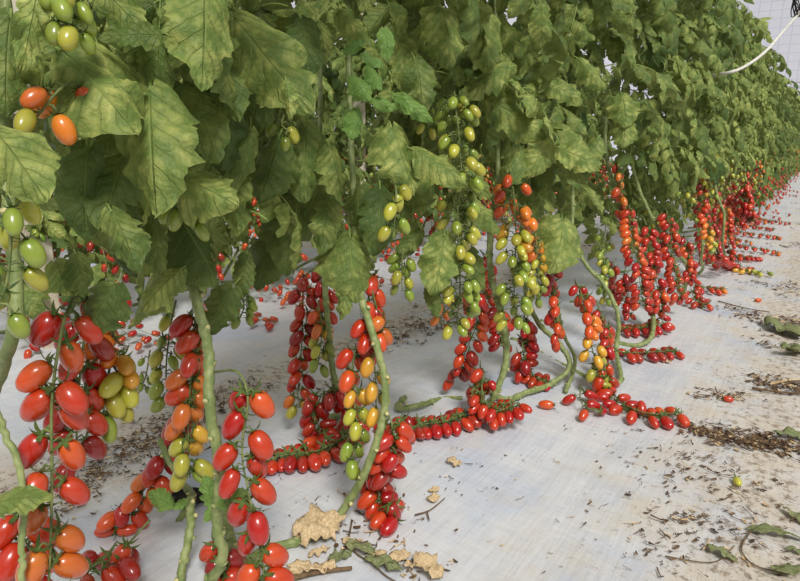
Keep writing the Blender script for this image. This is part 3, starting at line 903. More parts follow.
# plant e
e = N['e']
stem(e, [A(498, 180, 1.56), A(490, 240, 1.54), A(492, 280, 1.53), A(504, 325, 1.52), A(506, 360, 1.52), A(496, 392, 1.53), A(486, 412, 1.56), Gd(480, 420, .008)], 0.0082, 0.0085, seed=51)
stem(e, [A(498, 180, 1.56), A(496, 60, 1.6), A(500, -150, 1.7)], 0.0068, 0.005, seed=52, clear=False)
stem(e, [e.location + Vector((0, 0, .01)), Gd(398, 408, .015), Gd(420, 405, 0.02), A(442, 399, 1.70), A(462, 398, 1.68)], 0.008, 0.006, seed=53, name='side_shoot')
truss(e, [A(452, 95, 1.16), A(456, 110, 1.12), A(460, 148, 1.12), A(462, 180, 1.12)], 38, [0.1, 0.3, 0.3], 0.031, seed=54, f0=0, spread=1.4)
truss(e, [A(460, 180, 1.22), A(458, 200, 1.18), A(458, 240, 1.18), A(460, 290, 1.22), A(456, 325, 1.25)], 52, [0.4, 0.1, 0.2, 0.1], 0.032, seed=55, f0=0, spread=1.4)
truss(e, [A(462, 290, 1.5), A(476, 296, 1.56), A(476, 325, 1.6), A(466, 350, 1.64), A(456, 378, 1.7)], 21, [5, 5, 4.6, 5.4, 5.8], 0.042, seed=56, f0=0.1)
truss(e, [Gd(472, 410, .03), Gd(450, 420, .028), Gd(425, 424, .024), Gd(400, 428, .022), Gd(392, 420, .02)], 22, 5.4, 0.042, ground_=True, seed=57, f0=0.0)
truss(e, [A(484, 372, 1.56), A(482, 390, 1.53), A(490, 410, 1.52), A(508, 408, 1.52), A(518, 402, 1.53)], 22, 5.2, 0.041, seed=58, f0=0.0, spread=1.3)
truss(e, [A(430, 235, 1.35), A(432, 260, 1.35), A(444, 300, 1.35), A(440, 325, 1.36)], 12, [0.4, 0.3, 2.6, 3], 0.033, seed=59)
truss(e, [A(436, 90, 1.3), A(430, 105, 1.28), A(428, 130, 1.28)], 6, 0.3, 0.03, seed=50)
for h in [(440, 8, 1.1, 458, 56, 1.06, .75, .7), (476, 4, 1.2, 492, 62, 1.16, .6, .6), (414, 150, 1.1, 462, 178, 1.05, .6, .75), (444, 236, 1.16, 438, 292, 1.12, .7, .75), (432, 282, 1.18, 436, 316, 1.16, .5, .4),
          (420, 232, 1.2, 398, 262, 1.18, .5, .4), (508, 68, 1.25, 468, 92, 1.2, .5, .8), (488, 100, 1.3, 546, 132, 1.24, .55, .8), (472, 200, 1.4, 500, 228, 1.36, .6, .6), (470, 250, 1.5, 478, 290, 1.46, .5, .2),
          (424, 184, 1.2, 396, 215, 1.18, .6, .3), (415, 60, 1.05, 428, 106, 1.02, .6, .3), (400, 40, 1.1, 410, 78, 1.05, .6, .5), (460, 170, 1.3, 490, 190, 1.25, .5, .6)]:
    hero(e, *h[:6], wid=h[6], tint=h[7])

# plant f
f = N['f']
stem(f, [f.location + Vector((0, 0, .01)), Gd(500, 398, .012), Gd(528, 392, .014), A(552, 383, 1.76), A(570, 366, 1.78), A(560, 345, 1.8), A(540, 325, 1.82), A(528, 300, 1.84), A(520, 250, 1.85)], 0.009, 0.007, seed=61)
stem(f, [A(520, 250, 1.85), A(528, 150, 1.85), A(530, 0, 1.9), A(530, -100, 1.9)], 0.0068, 0.005, seed=62, clear=False)
stem(f, [Gd(566, 392, .01), A(575, 360, 1.86), A(562, 330, 1.88), A(556, 290, 1.9)], 0.006, 0.005, seed=63, name='side_shoot')
truss(f, [A(512, 180, 1.5), A(514, 200, 1.46), A(516, 240, 1.46), A(514, 280, 1.46), A(516, 322, 1.47)], 46, [3.2, 3.4, 3, 1.2, 0.4, 0.3, 0.3, 0.2], 0.038, seed=64, f0=0.02, spread=1.4)
truss(f, [A(530, 215, 1.6), A(536, 240, 1.58), A(538, 275, 1.58), A(536, 300, 1.6)], 20, [3.4, 2.4, 1, 0.4], 0.036, seed=65)
truss(f, [A(545, 235, 1.72), A(550, 262, 1.7), A(554, 300, 1.7), A(558, 330, 1.7), A(552, 340, 1.7)], 18, [5, 5, 4.6, 5], 0.041, seed=66)
truss(f, [A(525, 310, 1.85), A(522, 340, 1.82), A(528, 370, 1.8), A(548, 384, 1.78)], 26, 5.5, 0.042, seed=67, f0=0.05, spread=1.2)
truss(f, [A(575, 280, 1.8), A(582, 296, 1.75), A(588, 330, 1.74), A(596, 365, 1.74), A(600, 395, 1.75)], 24, [5, 4.4, 3.6, 3, 2, 0.8, 0.3], 0.041, seed=68, f0=0.05, spread=1.2)
truss(f, [A(495, 300, 1.7), A(500, 322, 1.68), A(502, 345, 1.68)], 10, 5.2, 0.041, seed=69)
truss(f, [A(480, 250, 1.7), A(488, 262, 1.68), A(486, 300, 1.68)], 8, [4, 4.5, 5], 0.04, seed=60)
for h in [(562, 220, 1.6, 560, 270, 1.55, 1.0, .8), (546, 84, 1.4, 584, 96, 1.36, .6, .7), (548, 140, 1.5, 530, 172, 1.46, .7, .8), (560, 150, 1.5, 600, 162, 1.45, .7, .7), (540, 200, 1.65, 524, 226, 1.62, .6, .5),
          (586, 190, 1.7, 604, 212, 1.66, .5, .6), (520, 150, 1.5, 500, 180, 1.45, .6, .6), (538, 30, 1.4, 520, 66, 1.36, .7, .6), (500, 20, 1.3, 520, 50, 1.26, .6, .5), (580, 60, 1.5, 606, 84, 1.46, .6, .6)]:
    hero(f, *h[:6], wid=h[6], tint=h[7])

# plant g
gq = N['g']
stem(gq, [gq.location, Gd(610, 385, .01), A(616, 350, 2.02), A(618, 315, 2.02), A(604, 285, 2.04), A(584, 262, 2.06), A(572, 230, 2.08)], 0.0085, 0.007, seed=71)
stem(gq, [A(572, 230, 2.08), A(574, 120, 2.1), A(576, 0, 2.15), A(576, -70, 2.2)], 0.0068, 0.005, seed=72, clear=False)
truss(gq, [A(596, 300, 1.96), A(606, 330, 1.88), A(604, 360, 1.80), A(612, 395, 1.72), Gd(632, 408, .03), Gd(655, 414, .026), Gd(684, 412, .022)], 31, [5.2, 5, 5, 5.2, 5, 4.8, 4.4], 0.044, seed=73, f0=0.06)
truss(gq, [A(612, 345, 1.95), Gd(622, 352, .03), Gd(648, 352, .024), Gd(680, 350, .02)], 13, 5.3, 0.041, ground_=True, seed=74, f0=0.2)
truss(gq, [A(580, 385, 1.72), Gd(582, 404, .03), Gd(600, 412, .025)], 5, 5, 0.043, ground_=True, seed=75)
truss(gq, [A(598, 240, 2.1), A(604, 262, 2.08), A(606, 300, 2.08)], 14, [1, .4, .3], 0.036, seed=76)
for h in [(622, 96, 1.9, 628, 122, 1.85, .9, .7), (624, 118, 1.9, 626, 142, 1.85, .9, .6), (596, 140, 1.8, 580, 170, 1.76, .7, .6), (610, 40, 1.8, 632, 64, 1.76, .6, .6)]:
    hero(gq, *h[:6], wid=h[6], tint=h[7])

# the heavy cluster further along
h = P('h', -0.86, 2.26, 'tomato plant with the heaviest mass of red trusses, orange fruits at its top')
stem(h, [h.location, Gd(640, 345, .012), A(652, 301, 2.4), A(647, 268, 2.36), A(640, 235, 2.36), A(625, 205, 2.36), A(607, 160, 2.4), A(606, 90, 2.45)], 0.0085, 0.007, seed=81)
truss(h, [A(612, 160, 2.3), A(619, 170, 2.26), A(621, 190, 2.26), A(619, 206, 2.26)], 8, [4, 3.6, 3.4, 3], 0.042, seed=82, spread=1.0)
truss(h, [A(622, 205, 2.3), A(629, 212, 2.24), A(630, 235, 2.22), A(636, 256, 2.2), A(640, 282, 2.2), A(643, 306, 2.22)], 34, [4.8, 4.4, 3.6, 4.8, 5, 4.6], 0.041, seed=83, f0=.03, spread=1.1)
truss(h, [A(640, 215, 2.36), A(646, 224, 2.32), A(652, 262, 2.3), A(658, 290, 2.3), A(660, 312, 2.32)], 28, [5, 5.2, 4.8, 5], 0.041, seed=84, spread=1.1)
truss(h, [A(626, 265, 2.4), A(622, 290, 2.4), A(628, 315, 2.42)], 16, [5.4, 5], 0.041, seed=85, spread=1.1)
truss(h, [A(656, 312, 2.4), Gd(662, 322, .04), Gd(645, 327, .03), Gd(622, 328, .025)], 15, 5.2, 0.043, ground_=True, seed=86, f0=.1)
truss(h, [A(606, 225, 2.35), A(604, 240, 2.3), A(604, 268, 2.3)], 14, [.6, .4, .2], 0.034, seed=87, spread=1.2)
truss(h, [A(616, 258, 2.6), A(612, 270, 2.58), A(612, 296, 2.6)], 12, 5.6, 0.04, seed=88)
hi_ = P('i', -0.86, 2.62, 'tomato plant whose long bare stem arches over red trusses, small red heap at its foot')
stem(hi_, [hi_.location, Gd(676, 300, .01), A(684, 290, 2.72), A(687, 266, 2.66), A(670, 246, 2.6), A(649, 212, 2.56), A(633, 166, 2.56), A(632, 100, 2.6)], 0.0085, 0.007, seed=91)
truss(hi_, [A(660, 205, 2.6), A(667, 212, 2.55), A(670, 240, 2.52), A(675, 268, 2.5), A(680, 300, 2.52)], 32, [5, 5.2, 5, 4.8], 0.042, seed=92, spread=1.15)
truss(hi_, [A(650, 200, 2.7), A(655, 212, 2.66), A(659, 245, 2.66)], 14, [.5, .3, .2], 0.036, seed=93, spread=1.2)
truss(hi_, [A(680, 235, 2.7), A(686, 242, 2.66), A(690, 262, 2.66), A(688, 280, 2.68)], 14, [5, 4.6], 0.042, seed=94)
truss(hi_, [A(690, 284, 2.75), Gd(694, 298, .04), Gd(702, 303, .03), Gd(710, 303, .03)], 9, 5.4, 0.043, ground_=True, seed=95)
truss(hi_, [A(690, 270, 2.9), Gd(694, 285, .04), Gd(710, 288, .03), Gd(727, 289, .025)], 13, [5, 5, 4.6, 3.4], 0.042, ground_=True, seed=96)
hj = P('j', -0.86, 3.02, 'tomato plant with slim arching stem and red-to-green fruit row pointing into the aisle')
stem(hj, [hj.location, Gd(694, 275, .01), A(701, 257, 3.1), A(702, 236, 3.06), A(690, 212, 3.04), A(678, 196, 3.04), A(676, 150, 3.1)], 0.0085, 0.007, seed=101)
truss(hj, [A(700, 195, 3.0), A(704, 204, 2.96), A(707, 226, 2.94), A(711, 250, 2.94)], 26, [4.4, 4.6, 4, 2, .5], 0.043, seed=102, spread=1.1)
truss(hj, [A(682, 185, 3.0), A(686, 194, 2.96), A(692, 218, 2.96)], 16, [.5, .3], 0.036, seed=103, spread=1.2)
truss(hj, [A(716, 240, 3.2), A(720, 254, 3.18), Gd(730, 265, .03), Gd(750, 271, .028), Gd(768, 272, .025)], 26, [5, 5, 5, 4.6, 2, .6], 0.043, seed=104)
truss(hj, [A(708, 215, 3.2), A(713, 235, 3.18), A(716, 258, 3.2)], 18, [5, 5.2], 0.042, seed=105, spread=1.1)
hk = P('k', -0.86, 3.42, 'tomato plant with one dense red column of fruits above ground trusses, before the far stretch')
stem(hk, [hk.location, Gd(716, 262, .01), A(722, 240, 3.5), A(724, 214, 3.46), A(716, 190, 3.46), A(712, 140, 3.5)], 0.0085, 0.007, seed=111)
truss(hk, [A(738, 182, 3.7), A(744, 190, 3.64), A(748, 206, 3.62), A(751, 222, 3.62)], 32, [5, 5, 5], 0.044, seed=112, spread=1.25)
truss(hk, [A(732, 190, 3.8), A(735, 205, 3.76), A(738, 225, 3.76)], 20, [5.2, 5, 5.2], 0.043, seed=113, spread=1.2)
truss(hk, [A(728, 240, 3.8), Gd(732, 254, .04), Gd(742, 257, .03), Gd(756, 257, .025)], 16, 5.2, 0.043, ground_=True, seed=114)
truss(hk, [A(724, 200, 3.6), A(726, 215, 3.56), A(728, 240, 3.56)], 18, [3.6, 4.6, 5], 0.042, seed=115, spread=1.1)
truss(hk, [A(706, 170, 3.5), A(710, 180, 3.46), A(713, 196, 3.46)], 10, [1, .4], 0.036, seed=116, spread=1.2)

def clear_points():
    out = []
    for p in CLEAR:
        q = p - CAMP; z = q.dot(FWD)
        if z > 0.1: out.append((q.dot(RGT) / z, q.dot(UPV) / z, z))
    return np.array(out)
for q in range(12):
    CLEAR.append(at(39 + q * .5, 215 + q * 11, 2.2)); CLEAR.append(at(345, 66 + q * 15, 3.9))
CLEARA = clear_points()

# loose foliage on the near plants
for key, yc, n in (('a', 0.30, 44), ('b', 0.62, 46), ('c', 0.92, 46), ('d', 1.12, 46), ('e', 1.42, 50), ('f', 1.78, 60), ('g', 2.12, 70)):
    for i in range(n):
        z = 0.60 + 1.0 * (i + R.random()) / n
        xc = -0.74 + R.uniform(-0.14, 0.10)
        az = R.uniform(0, 6.28) if R.random() < 0.5 else -math.pi / 2 + R.uniform(-1.1, 1.1)
        for tr in range(4):
            pnt = Vector((xc, yc + R.uniform(-0.22, 0.22), z + 0.05 * tr))
            if add_leaf(N[key], pnt, az, R.uniform(0.7, 1.05), R.uniform(-0.5, 0.5)): break
            az = R.uniform(0, 6.28)
            xc -= 0.05

# ------------------------------------------------------------------ the rest of the row and the rows behind
FOL_MID = [foliage_mesh(500 + i, MID, 64, sc=0.85, low=14) for i in range(5)]
FOL_LOW = [foliage_mesh(700 + i, MID, 74, z0=0.22, wy=0.22) for i in range(4)]
for q, key in enumerate(('h', 'i', 'j', 'k')):
    link(bpy.data.objects.new('foliage', FOL_MID[q]), N[key])
FOL_FAR = [foliage_mesh(600 + i, FAR, 88, z0=0.2, wy=0.22, z1=1.46, sc=0.85) for i in range(4)]

def generic_stem(root, seed, seg, hi):
    rng = random.Random(seed)
    b = root.location
    pts = [Vector((0, 0, 0.005)), Vector((rng.uniform(0.05, .2), 0.06, 0.02)), Vector((rng.uniform(.2, .34), 0.16, rng.uniform(.04, .12))), Vector((rng.uniform(.24, .36), 0.24, 0.28)),
           Vector((0.22, 0.3, 0.55)), Vector((0.2, 0.3, 1.0)), Vector((0.2, 0.3, 1.52))]
    mb = MB()
    cur = catmull(pts, 24 if hi else 12)
    mb.tube(cur, [0.008 - 0.003 * i / len(cur) for i in range(len(cur))], seg)
    if hi:
        for k in range(6, 16, 2):
            dd = Vector((rng.uniform(0, 1), rng.uniform(-1, 0), .3)).normalized()
            mb.tube([cur[k] + dd * .004, cur[k] + dd * .014], [.0055, .004], 6, 1)
    o = mb.build('stem', [M_STEM, M_SCAR], root)
    mt = MB(); mt.tube([Vector((0.2, 0.3, 0.7)), Vector((0.2, 0.3, 1.6))], 0.0012, 4)
    return o

ORD = ['first', 'second', 'third', 'fourth', 'fifth', 'sixth', 'seventh', 'eighth', 'ninth', 'tenth', 'eleventh', 'twelfth']
def mid_plant(x, y, label, k, group=None, richer=1.0, hi=False):
    r = new_plant(x, y, label, group)
    rng = random.Random(int(y * 977) + int(x * 131) + 5)
    link(bpy.data.objects.new('foliage', FOL_MID[k % len(FOL_MID)]), r)
    generic_stem(r, k, 8, True)
    O = r.location
    def T(*pts): return [Vector((O.x + p[0], O.y + p[1], p[2] + (gz(O.x + p[0], O.y + p[1]) if p[2] < 0.06 else 0))) for p in pts]
    # old red trusses run down to the film and out into the aisle
    for q in range(3):
        y0 = rng.uniform(0.02, 0.34); x0 = rng.uniform(0.22, 0.34); zt = rng.uniform(0.34, 0.52)
        tail = rng.uniform(0.02, 0.2) if rng.random() < 0.4 else 0.0
        if q == 0 and rng.random() < 0.7: tail = rng.uniform(0.1, 0.36)
        pts = T((0.2, 0.26, zt + 0.02), (x0, y0, zt), (x0 + 0.03, y0 - 0.02, zt * 0.5), (x0 + 0.06, y0 - 0.01, 0.07)) + T((x0 + 0.08 + tail, y0 + rng.uniform(-0.05, 0.1), 0.02))
        truss(r, pts, int((15 + 36 * tail) * richer), [4.6, 5.2, 5.2, 5.0, rng.choice([4.8, 5, 3])], 0.042, hi=hi, f0=0.08, spread=1.1, clear=False)
    y0 = rng.uniform(0, 0.35); x0 = rng.uniform(0.26, 0.38)
    truss(r, T((0.2, 0.3, 0.6), (x0, y0, 0.58), (x0 + .02, y0, 0.44), (x0 + .01, y0, 0.3)), int(19 * richer), [4.4, 4, 3, 1, 0.4], 0.040, hi=hi, spread=1.2, clear=False)
    y0 = rng.uniform(0, 0.35); x0 = rng.uniform(0.30, 0.42); zt = rng.uniform(0.62, 0.8)
    truss(r, T((0.2, 0.3, zt + .02), (x0, y0, zt), (x0 + .02, y0, zt - 0.12), (x0 + .01, y0, zt - 0.26)), int(16 * richer), [0.8, 0.4, 0.2], 0.034, hi=hi, spread=1.3, clear=False)
    return r

def low_plant(x, y, label, k, group):
    return far_plant(x, y, label, k, group, 0.9, FOL_LOW, 3)

def far_plant(x, y, label, k, group, richer=0.65, fol=None, nt=2):
    r = new_plant(x, y, label, group)
    rng = random.Random(int(y * 977) + int(x * 131) + 9)
    link(bpy.data.objects.new('foliage', (fol or FOL_FAR)[k % 4]), r)
    generic_stem(r, k, 5, False)
    O = r.location
    def T(*pts): return [Vector((O.x + p[0], O.y + p[1], p[2])) for p in pts]
    for q in range(nt if y < 12 else max(1, nt - 1)):
        y0 = rng.uniform(0.0, 0.36); x0 = rng.uniform(0.3, 0.46); zt = rng.uniform(0.36, 0.56)
        tail = rng.uniform(0.1, 0.3) if rng.random() < (0.35 if y < 8 else 0.12) else 0.0
        truss(r, T((0.2, 0.26, zt + 0.02), (x0, y0, zt), (x0 + 0.03, y0, zt * 0.5), (x0 + 0.06, y0, 0.07), (x0 + 0.08 + tail, y0 + 0.04, 0.03)), int((15 + 30 * tail) * richer), rng.choice([[4.4, 5, 5, 5], [3.4, 4, 4.6, 5], [5, 5.2, 5, 4]]), 0.042, f0=0.08, hi=False, clear=False, relax=False, merged=True)
    y0 = rng.uniform(0, 0.35); x0 = rng.uniform(0.34, 0.46)
    truss(r, T((0.2, 0.3, 0.66), (x0, y0, 0.64), (x0, y0, 0.36)), int(14 * richer), [4, 3, 1, 0.4], 0.038, hi=False, spread=1.2, clear=False, relax=False, merged=True)
    return r

y, k = 3.82, 0
while y < 6.6:
    lab = ('red-laden tomato plant, %s in the row beyond the dense red fruit column' % ORD[k]) if k < 12 else None
    mid_plant(-0.86 + R.uniform(-0.03, 0.03), y, lab, k, richer=1.15, hi=False)
    y += 0.37; k += 1
while y < 29.0:
    far_plant(-0.86 + R.uniform(-0.04, 0.04), y, 'tomato plant in the distant stretch of the row where plants merge into one green wall', k, 'far tomato plants of the front row')
    y += 0.40; k += 1
y = 0.55
while y < 7.5:
    low_plant(-2.52 + R.uniform(-0.03, 0.03), y, 'tomato plant of the second row, glimpsed through gaps below the front row leaves', k, 'tomato plants of the second row')
    y += 0.36; k += 1
y = 1.0
while y < 9.5:
    low_plant(-4.15 + R.uniform(-0.03, 0.03), y, 'tomato plant of the third row, deep behind the other rows of plants', k, 'tomato plants of the third row')
    y += 0.38; k += 1

# ------------------------------------------------------------------ posts, wire, rope
def post(x, y, w, h, label, rz=0.0):
    mb = MB(); z = gz(x, y)
    mb.box((0, 0, h / 2 - 0.1), (w, w, h + 0.2), 0, rz)
    o = mb.build('support_post', [M_POST], smooth=False)
    o.location = (x, y, z)
    bv = o.modifiers.new('edge', 'BEVEL'); bv.width = 0.006; bv.segments = 2
    tag(o, label, 'post')
    cl = MB()
    cl.tube([Vector((w * .62 * math.cos(t), w * .62 * math.sin(t), 0.80 + 0.01 * math.sin(t * 2))) * 1.15 - Vector((0, 0, 0.12)) for t in [i * 2 * math.pi / 20 for i in range(21)]], 0.006, 6)
    cl.build('wire_band', [M_BLACK], o)
    return o
post(-2.20, 0.98, 0.072, 1.75, 'cream support post in the second row, showing behind the left edge fruits')
post(-2.25, 2.85, 0.055, 1.75, 'slim cream support post glimpsed behind leaves above the bent stem plant')

mb = MB()
pts = catmull([A(702, 78, 3.2), A(722, 74, 2.6), A(742, 68, 2.6), A(765, 52, 2.65), A(785, 29, 2.7), A(800, 12, 2.7), A(818, -12, 2.7)], 30)
mb.tube(pts, 0.0062, 8)
tag(mb.build('rope', [M_ROPE]), 'slack white rope sagging from upper right into the tomato leaves', 'rope')
mb = MB()
cc = A(797, 12, 2.7)
for q in range(5):
    rr = 0.02 + 0.01 * q
    mb.tube([cc + Vector((0.4 * rr * math.cos(t + q), rr * math.cos(t * (1 + 0.1 * q)), rr * math.sin(t) + 0.012 * q)) for t in [i * 0.5 for i in range(14)]], 0.0025, 5)
tag(mb.build('wire_hook', [M_BLACK]), 'tangle of dark wire knotted on the white rope at upper right', 'wire')
for x, lab in ((-0.66, 'steel trellis wire strung along the top of the front tomato row'), (-2.32, 'steel trellis wire strung along the top of the second tomato row')):
    mb = MB(); mb.tube([Vector((x, -0.2, 1.62)), Vector((x, 30.4, 1.62))], 0.0025, 6)
    tag(mb.build('trellis_wire', [M_STEEL]), lab, 'wire')

# ------------------------------------------------------------------ fallen things on the film
def loose_tomato(px, py, q, size, yaw, label, dz=None):
    o = bpy.data.objects.new('fallen_tomato', R.choice(TOM_HI[q]))
    p = ground(px, py)
    o.location = p + Vector((0, 0, size * 0.315)) - Vector((math.cos(yaw), math.sin(yaw), 0)) * size * 0.5
    o.rotation_mode = 'QUATERNION'
    o.rotation_quaternion = (-Vector((math.cos(yaw), math.sin(yaw), -0.02))).to_track_quat('Z', 'Y')
    o.scale = (size,) * 3
    link(o)
    return tag(o, label, 'tomato')
loose_tomato(546, 409, 4, 0.042, 3.5, 'single loose red tomato on the film beside the curved lying stem')
loose_tomato(737, 485, 1, 0.027, -1.2, 'small yellow-green tomato lying alone among specks of litter')
loose_tomato(386, 533, 4, 0.026, -1.0, 'small round orange-red tomato lying in front of the red heap')
loose_tomato(758, 302, 4, 0.03, 0.5, 'tiny red tomato fallen in the aisle litter near the right edge')
loose_tomato(728, 402, 4, 0.028, 0.2, 'small squashed reddish tomato on the film above the dark litter')

def crumple(name, material, pts, length, width, nrm, seed, amp=0.12, label=None, cat='dry leaf', group=None, wid=0.6, droop=0.2, lob=.3):
    rng = np.random.default_rng(seed)
    Pv, Fq, uv = leaflet(16, 4, rng, lob=lob, droop=droop, fold=0.1, ruff=0.06, wid=wid, curl=0.1)
    out = []
    for v in Pv:
        nn = Vector(mnoise.noise_vector((v[0] * 6 + seed, v[1] * 4, v[2] * 5))) + 0.5 * Vector(mnoise.noise_vector((v[0] * 14 + seed, v[1] * 11, v[2] * 9)))
        out.append((v[0] + nn.x * amp * .5, v[1] + nn.y * amp * .4, v[2] + nn.z * amp))
    me = mesh_np(name, out, Fq, [material], None, uv, np.full(len(out), 0.4))
    base, tip = pts
    o = align(me, name, None, base, tip, nrm, length)
    sm = o.modifiers.new('thickness', 'SOLIDIFY'); sm.thickness = 0.005
    zmin = min((o.matrix_basis @ Vector(v)).z - gz(o.location.x, o.location.y) for v in out)
    o.location.z += 0.003 - zmin
    if label: tag(o, label, cat, group)
    return o
Z = Vector((0, 0, 1))
def gleaf(px0, py0, px1, py1, m, seed, label, cat, wid=0.5, amp=0.16, nrm=Z, name='fallen_leaf', droop=.2, lob=.16):
    a_, b_ = ground(px0, py0, .006), ground(px1, py1, .006)
    return crumple(name, m, (a_, b_), (b_ - a_).length, 1, nrm, seed, amp, label, cat, None, wid, droop, lob)
gleaf(752, 530, 808, 538, M_WILT, 1, 'long wilted green leaf lying on the film near lower right corner', 'leaf', 0.3, 0.05)
gleaf(786, 510, 812, 528, M_WILT, 2, 'short wilted green leaf cut by the right edge', 'leaf', 0.35, 0.05)
gleaf(788, 548, 815, 556, M_WILT, 3, 'narrow wilted leaf at right edge below the long green one', 'leaf', 0.35, 0.05)
gleaf(774, 574, 812, 572, M_WILT, 4, 'pale green leaf at the lower right corner', 'leaf', 0.5, 0.06)
gleaf(710, 548, 738, 560, M_WILT, 5, 'curled grey-green leaf lying beside the thin brown twig', 'leaf', 0.6, 0.12)
gleaf(300, 545, 345, 523, M_DRY, 6, 'papery tan dry leaf wrapped on the lying stem', 'dry leaf', 0.7, 0.2)
gleaf(296, 538, 332, 528, M_DRY, 7, 'second papery dry leaf on the lying stem, lower', 'dry leaf', 0.7, 0.2)
gleaf(372, 498, 394, 484, M_DRY, 8, 'tan dry leaf resting on the heap of red tomatoes', 'dry leaf', 0.8, 0.15).location.z += 0.05
gleaf(420, 560, 440, 585, M_DRY, 9, 'curled tan dry leaf lying alone at the bottom edge', 'dry leaf', 0.7, 0.15)
gleaf(290, 572, 340, 570, M_DRY, 10, 'tan dry leaf at the left end of the withered shoot', 'dry leaf', 0.4, 0.15)
gleaf(348, 548, 376, 556, M_WILT, 11, 'dull green withering leaf in the middle of the withered shoot', 'leaf', 0.5, 0.12)
gleaf(368, 562, 404, 572, M_WILT, 12, 'olive withering leaf at the lower side of the withered shoot', 'leaf', 0.45, 0.12)
gleaf(388, 562, 412, 556, M_DRY, 13, 'folded tan dry leaf at the right end of the withered shoot', 'dry leaf', 0.6, 0.15)
gleaf(405, 570, 424, 566, M_DRY, 24, 'narrow tan dry leaf at the far right tip of the withered shoot', 'dry leaf', 0.4, 0.2)
gleaf(310, 556, 330, 549, M_DRY, 25, 'thin tan dry leaf just below the papery wrap', 'dry leaf', 0.4, 0.2)
gleaf(345, 540, 356, 548, M_DRY, 14, 'small tan dry leaf at the top of the withered shoot', 'dry leaf', 0.7, 0.15)
gleaf(330, 560, 352, 552, M_WILT, 15, 'crumpled olive leaf beside the tan dry leaf of the withered shoot', 'leaf', 0.6, 0.15)
gleaf(372, 556, 388, 552, M_DRY, 16, 'small folded dry leaf between the two olive withering leaves', 'dry leaf', 0.7, 0.15)
gleaf(428, 500, 441, 497, M_DRY, 17, 'brown scrap of dry leaf right of the red heap, lower', 'dry leaf', 0.7, 0.15)
gleaf(430, 491, 440, 488, M_DRY, 18, 'brown scrap of dry leaf right of the red heap, upper', 'dry leaf', 0.7, 0.15)
gleaf(448, 462, 462, 466, M_DRY, 19, 'small tan dry leaf curled on the bare film left of centre', 'dry leaf', 0.6, 0.2)
gleaf(661, 360, 671, 363, M_DRY, 20, 'shrivelled brown leaf on the film below the trailing red truss', 'dry leaf', 0.6, 0.2)
gleaf(770, 325, 806, 340, M_WILT, 21, 'green leaf debris lying in the aisle at right edge', 'leaf', 0.5, 0.12)
gleaf(785, 355, 810, 350, M_WILT, 22, 'second piece of green leaf debris in the aisle, nearer', 'leaf', 0.5, 0.12)
gleaf(775, 436, 812, 437, M_WILT, 23, 'green leaf lying on dark litter at the right edge', 'leaf', 0.35, 0.08)

def twig(pp, r, m, label, cat='twig', branches=(), name='twig', dz=.004):
    mb = MB()
    mb.tube(catmull([ground(px, py, dz + r) for px, py in pp], 16), [r * (1 - .4 * i / 16) for i in range(16)], 6)
    for br in branches:
        mb.tube(catmull([ground(px, py, dz + r) for px, py in br], 10), [r * .7] * 10, 5)
    return tag(mb.build(name, [m]), label, cat)
twig([(752, 530), (744, 541), (742, 552), (756, 566), (790, 574)], 0.0016, M_BARK, 'thin curved brown twig joined to the wilted leaves at lower right')
twig([(665, 556), (700, 562), (720, 560), (735, 545)], 0.0012, M_BARK, 'thin brown twig lying left of the curled grey-green leaf')
twig([(352, 520), (350, 545), (372, 562), (400, 560), (420, 562)], 0.0018, M_BARK, 'withered brown shoot lying below the red heap', branches=[[(350, 545), (320, 565), (285, 575)], [(372, 562), (385, 575), (400, 584)]])
twig([(292, 578), (318, 572), (352, 568)], 0.005, M_BARK, 'stout dry brown stalk lying at the bottom edge')
twig([(415, 515), (430, 510), (445, 498)], 0.0016, M_BARK, 'short withered stalk right of the red heap')
twig([(770, 384), (790, 380), (812, 379)], 0.004, M_DRY, 'pale dry stalk lying on litter at the right edge')
twig([(752, 388), (780, 392), (808, 394)], 0.004, M_BARK, 'brown dry stalk lying on litter just below the pale stalk')
twig([(718, 301), (745, 308), (770, 312)], 0.003, M_BARK, 'long brown stalk lying across the aisle litter')

def litter(name, label, spots, seed, per=40):
    """crumbled dead leaves nobody could count: one object of tiny curled flakes"""
    rng = random.Random(seed)
    mb = MB()
    for (p0, p1, wd, n, sz) in spots:
        for i in range(n):
            t = rng.random()
            p = p0.lerp(p1, t) + Vector((rng.gauss(0, wd), rng.gauss(0, wd), 0))
            if rng.random() < 0.5 and i: 
                p = last + Vector((rng.gauss(0, .012), rng.gauss(0, .012), 0))
            last = p
            s = sz * rng.uniform(0.3, 1.4)
            z = gz(p.x, p.y) + 0.004
            a = rng.uniform(0, 6.28); ca, sa = math.cos(a), math.sin(a)
            el = rng.uniform(0.25, 0.7)
            if rng.random() < 0.25: s *= 2.4; el = rng.uniform(0.06, 0.14)
            Vv = []
            for ix in range(3):
                for iy in (-1, 1):
                    lx = (ix - 1) * s; ly = iy * s * el * (1.0 if ix == 1 else rng.uniform(.2, .8))
                    Vv.append((p.x + lx * ca - ly * sa, p.y + lx * sa + ly * ca, z + rng.uniform(0, .5) * s * (0.3 if ix == 1 else 1)))
            mb.arr(Vv, [(0, 2, 3, 1), (2, 4, 5, 3)], rng.choice([0, 0, 0, 0, 0, 1]))
    return tag(mb.build(name, [M_LITTER, M_DRY], smooth=False), label, 'litter', kind='stuff')
def gs(ax, ay, bx, by, wd, n, sz): return (ground(ax, ay), ground(bx, by), wd, n, sz)
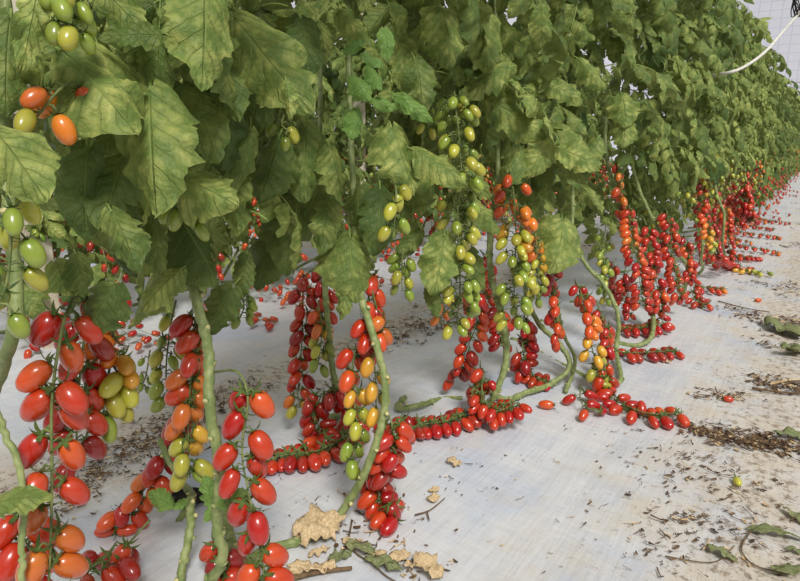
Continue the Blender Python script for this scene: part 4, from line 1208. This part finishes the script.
litter('leaf_litter', 'dark crumbled leaf litter strewn along the aisle at right',
       [gs(688, 428, 730, 440, .018, 260, .006), gs(725, 438, 810, 450, .03, 420, .007), gs(700, 398, 748, 396, .02, 110, .006), gs(760, 382, 812, 392, .035, 260, .007),
        gs(735, 312, 812, 330, .06, 260, .008), gs(770, 345, 812, 350, .05, 120, .007), gs(760, 285, 812, 292, .1, 160, .008), gs(690, 470, 745, 485, .06, 130, .005), gs(670, 520, 720, 530, .06, 150, .005),
        gs(700, 500, 790, 520, .12, 120, .004), gs(650, 575, 720, 570, .08, 110, .004), gs(790, 240, 815, 250, .15, 140, .01), (Vector((0.05, 6, 0)), Vector((0, 16, 0)), .15, 300, .014)], 5)
litter('leaf_litter', 'brown crumbled litter along the seam behind the front row',
       [gs(20, 520, 110, 465, .05, 520, .0045), gs(110, 465, 215, 405, .05, 900, .005), gs(215, 400, 260, 382, .05, 220, .005), gs(360, 350, 445, 318, .06, 480, .006), gs(330, 395, 345, 388, .05, 80, .007), gs(420, 335, 460, 318, .05, 100, .009),
        (Vector((-1.35, 2.2, 0)), Vector((-1.35, 4.5, 0)), .08, 200, .01)], 6)
litter('leaf_litter', 'sparse crumbs of dead leaf scattered over the bare film in front',
       [(ground(420, 540), ground(600, 470), .16, 90, .0035), (ground(280, 480), ground(340, 470), .08, 50, .0035), (ground(480, 450), ground(640, 560), .15, 50, .003), gs(360, 535, 420, 545, .06, 90, .005), (ground(640, 440), ground(660, 470), .05, 60, .004)], 7)

# the hole in the film that the speckled plant grows from
mb = MB()
hc = ground(195, 500)
n = 18
ring = []
for i in range(n):
    t = 2 * math.pi * i / n
    rr = 1 + 0.25 * math.sin(3 * t + 1) + 0.12 * math.sin(7 * t)
    q = hc + RGT * (0.055 * rr * math.cos(t)) + Vector((-RGT.y, RGT.x, 0)) * (0.03 * rr * math.sin(t)) + RGT * 0.0
    ring.append(q)
Vt = [hc + Vector((0, 0, gz(hc.x, hc.y) - hc.z + 0.009))] + [Vector((q.x, q.y, gz(q.x, q.y) + 0.009)) for q in ring]
mb.arr(Vt, [(0, 1 + i, 1 + (i + 1) % n) for i in range(n)], 0)
lip = [Vector((q.x, q.y, gz(q.x, q.y) + 0.010)) for q in ring]; lip.append(lip[0])
mb.tube(lip, 0.0035, 5, 1)
tag(mb.build('planting_hole', [M_SOIL, M_BLACK], smooth=False), 'torn black planting hole in the film at the speckled stem', 'hole', kind='structure')
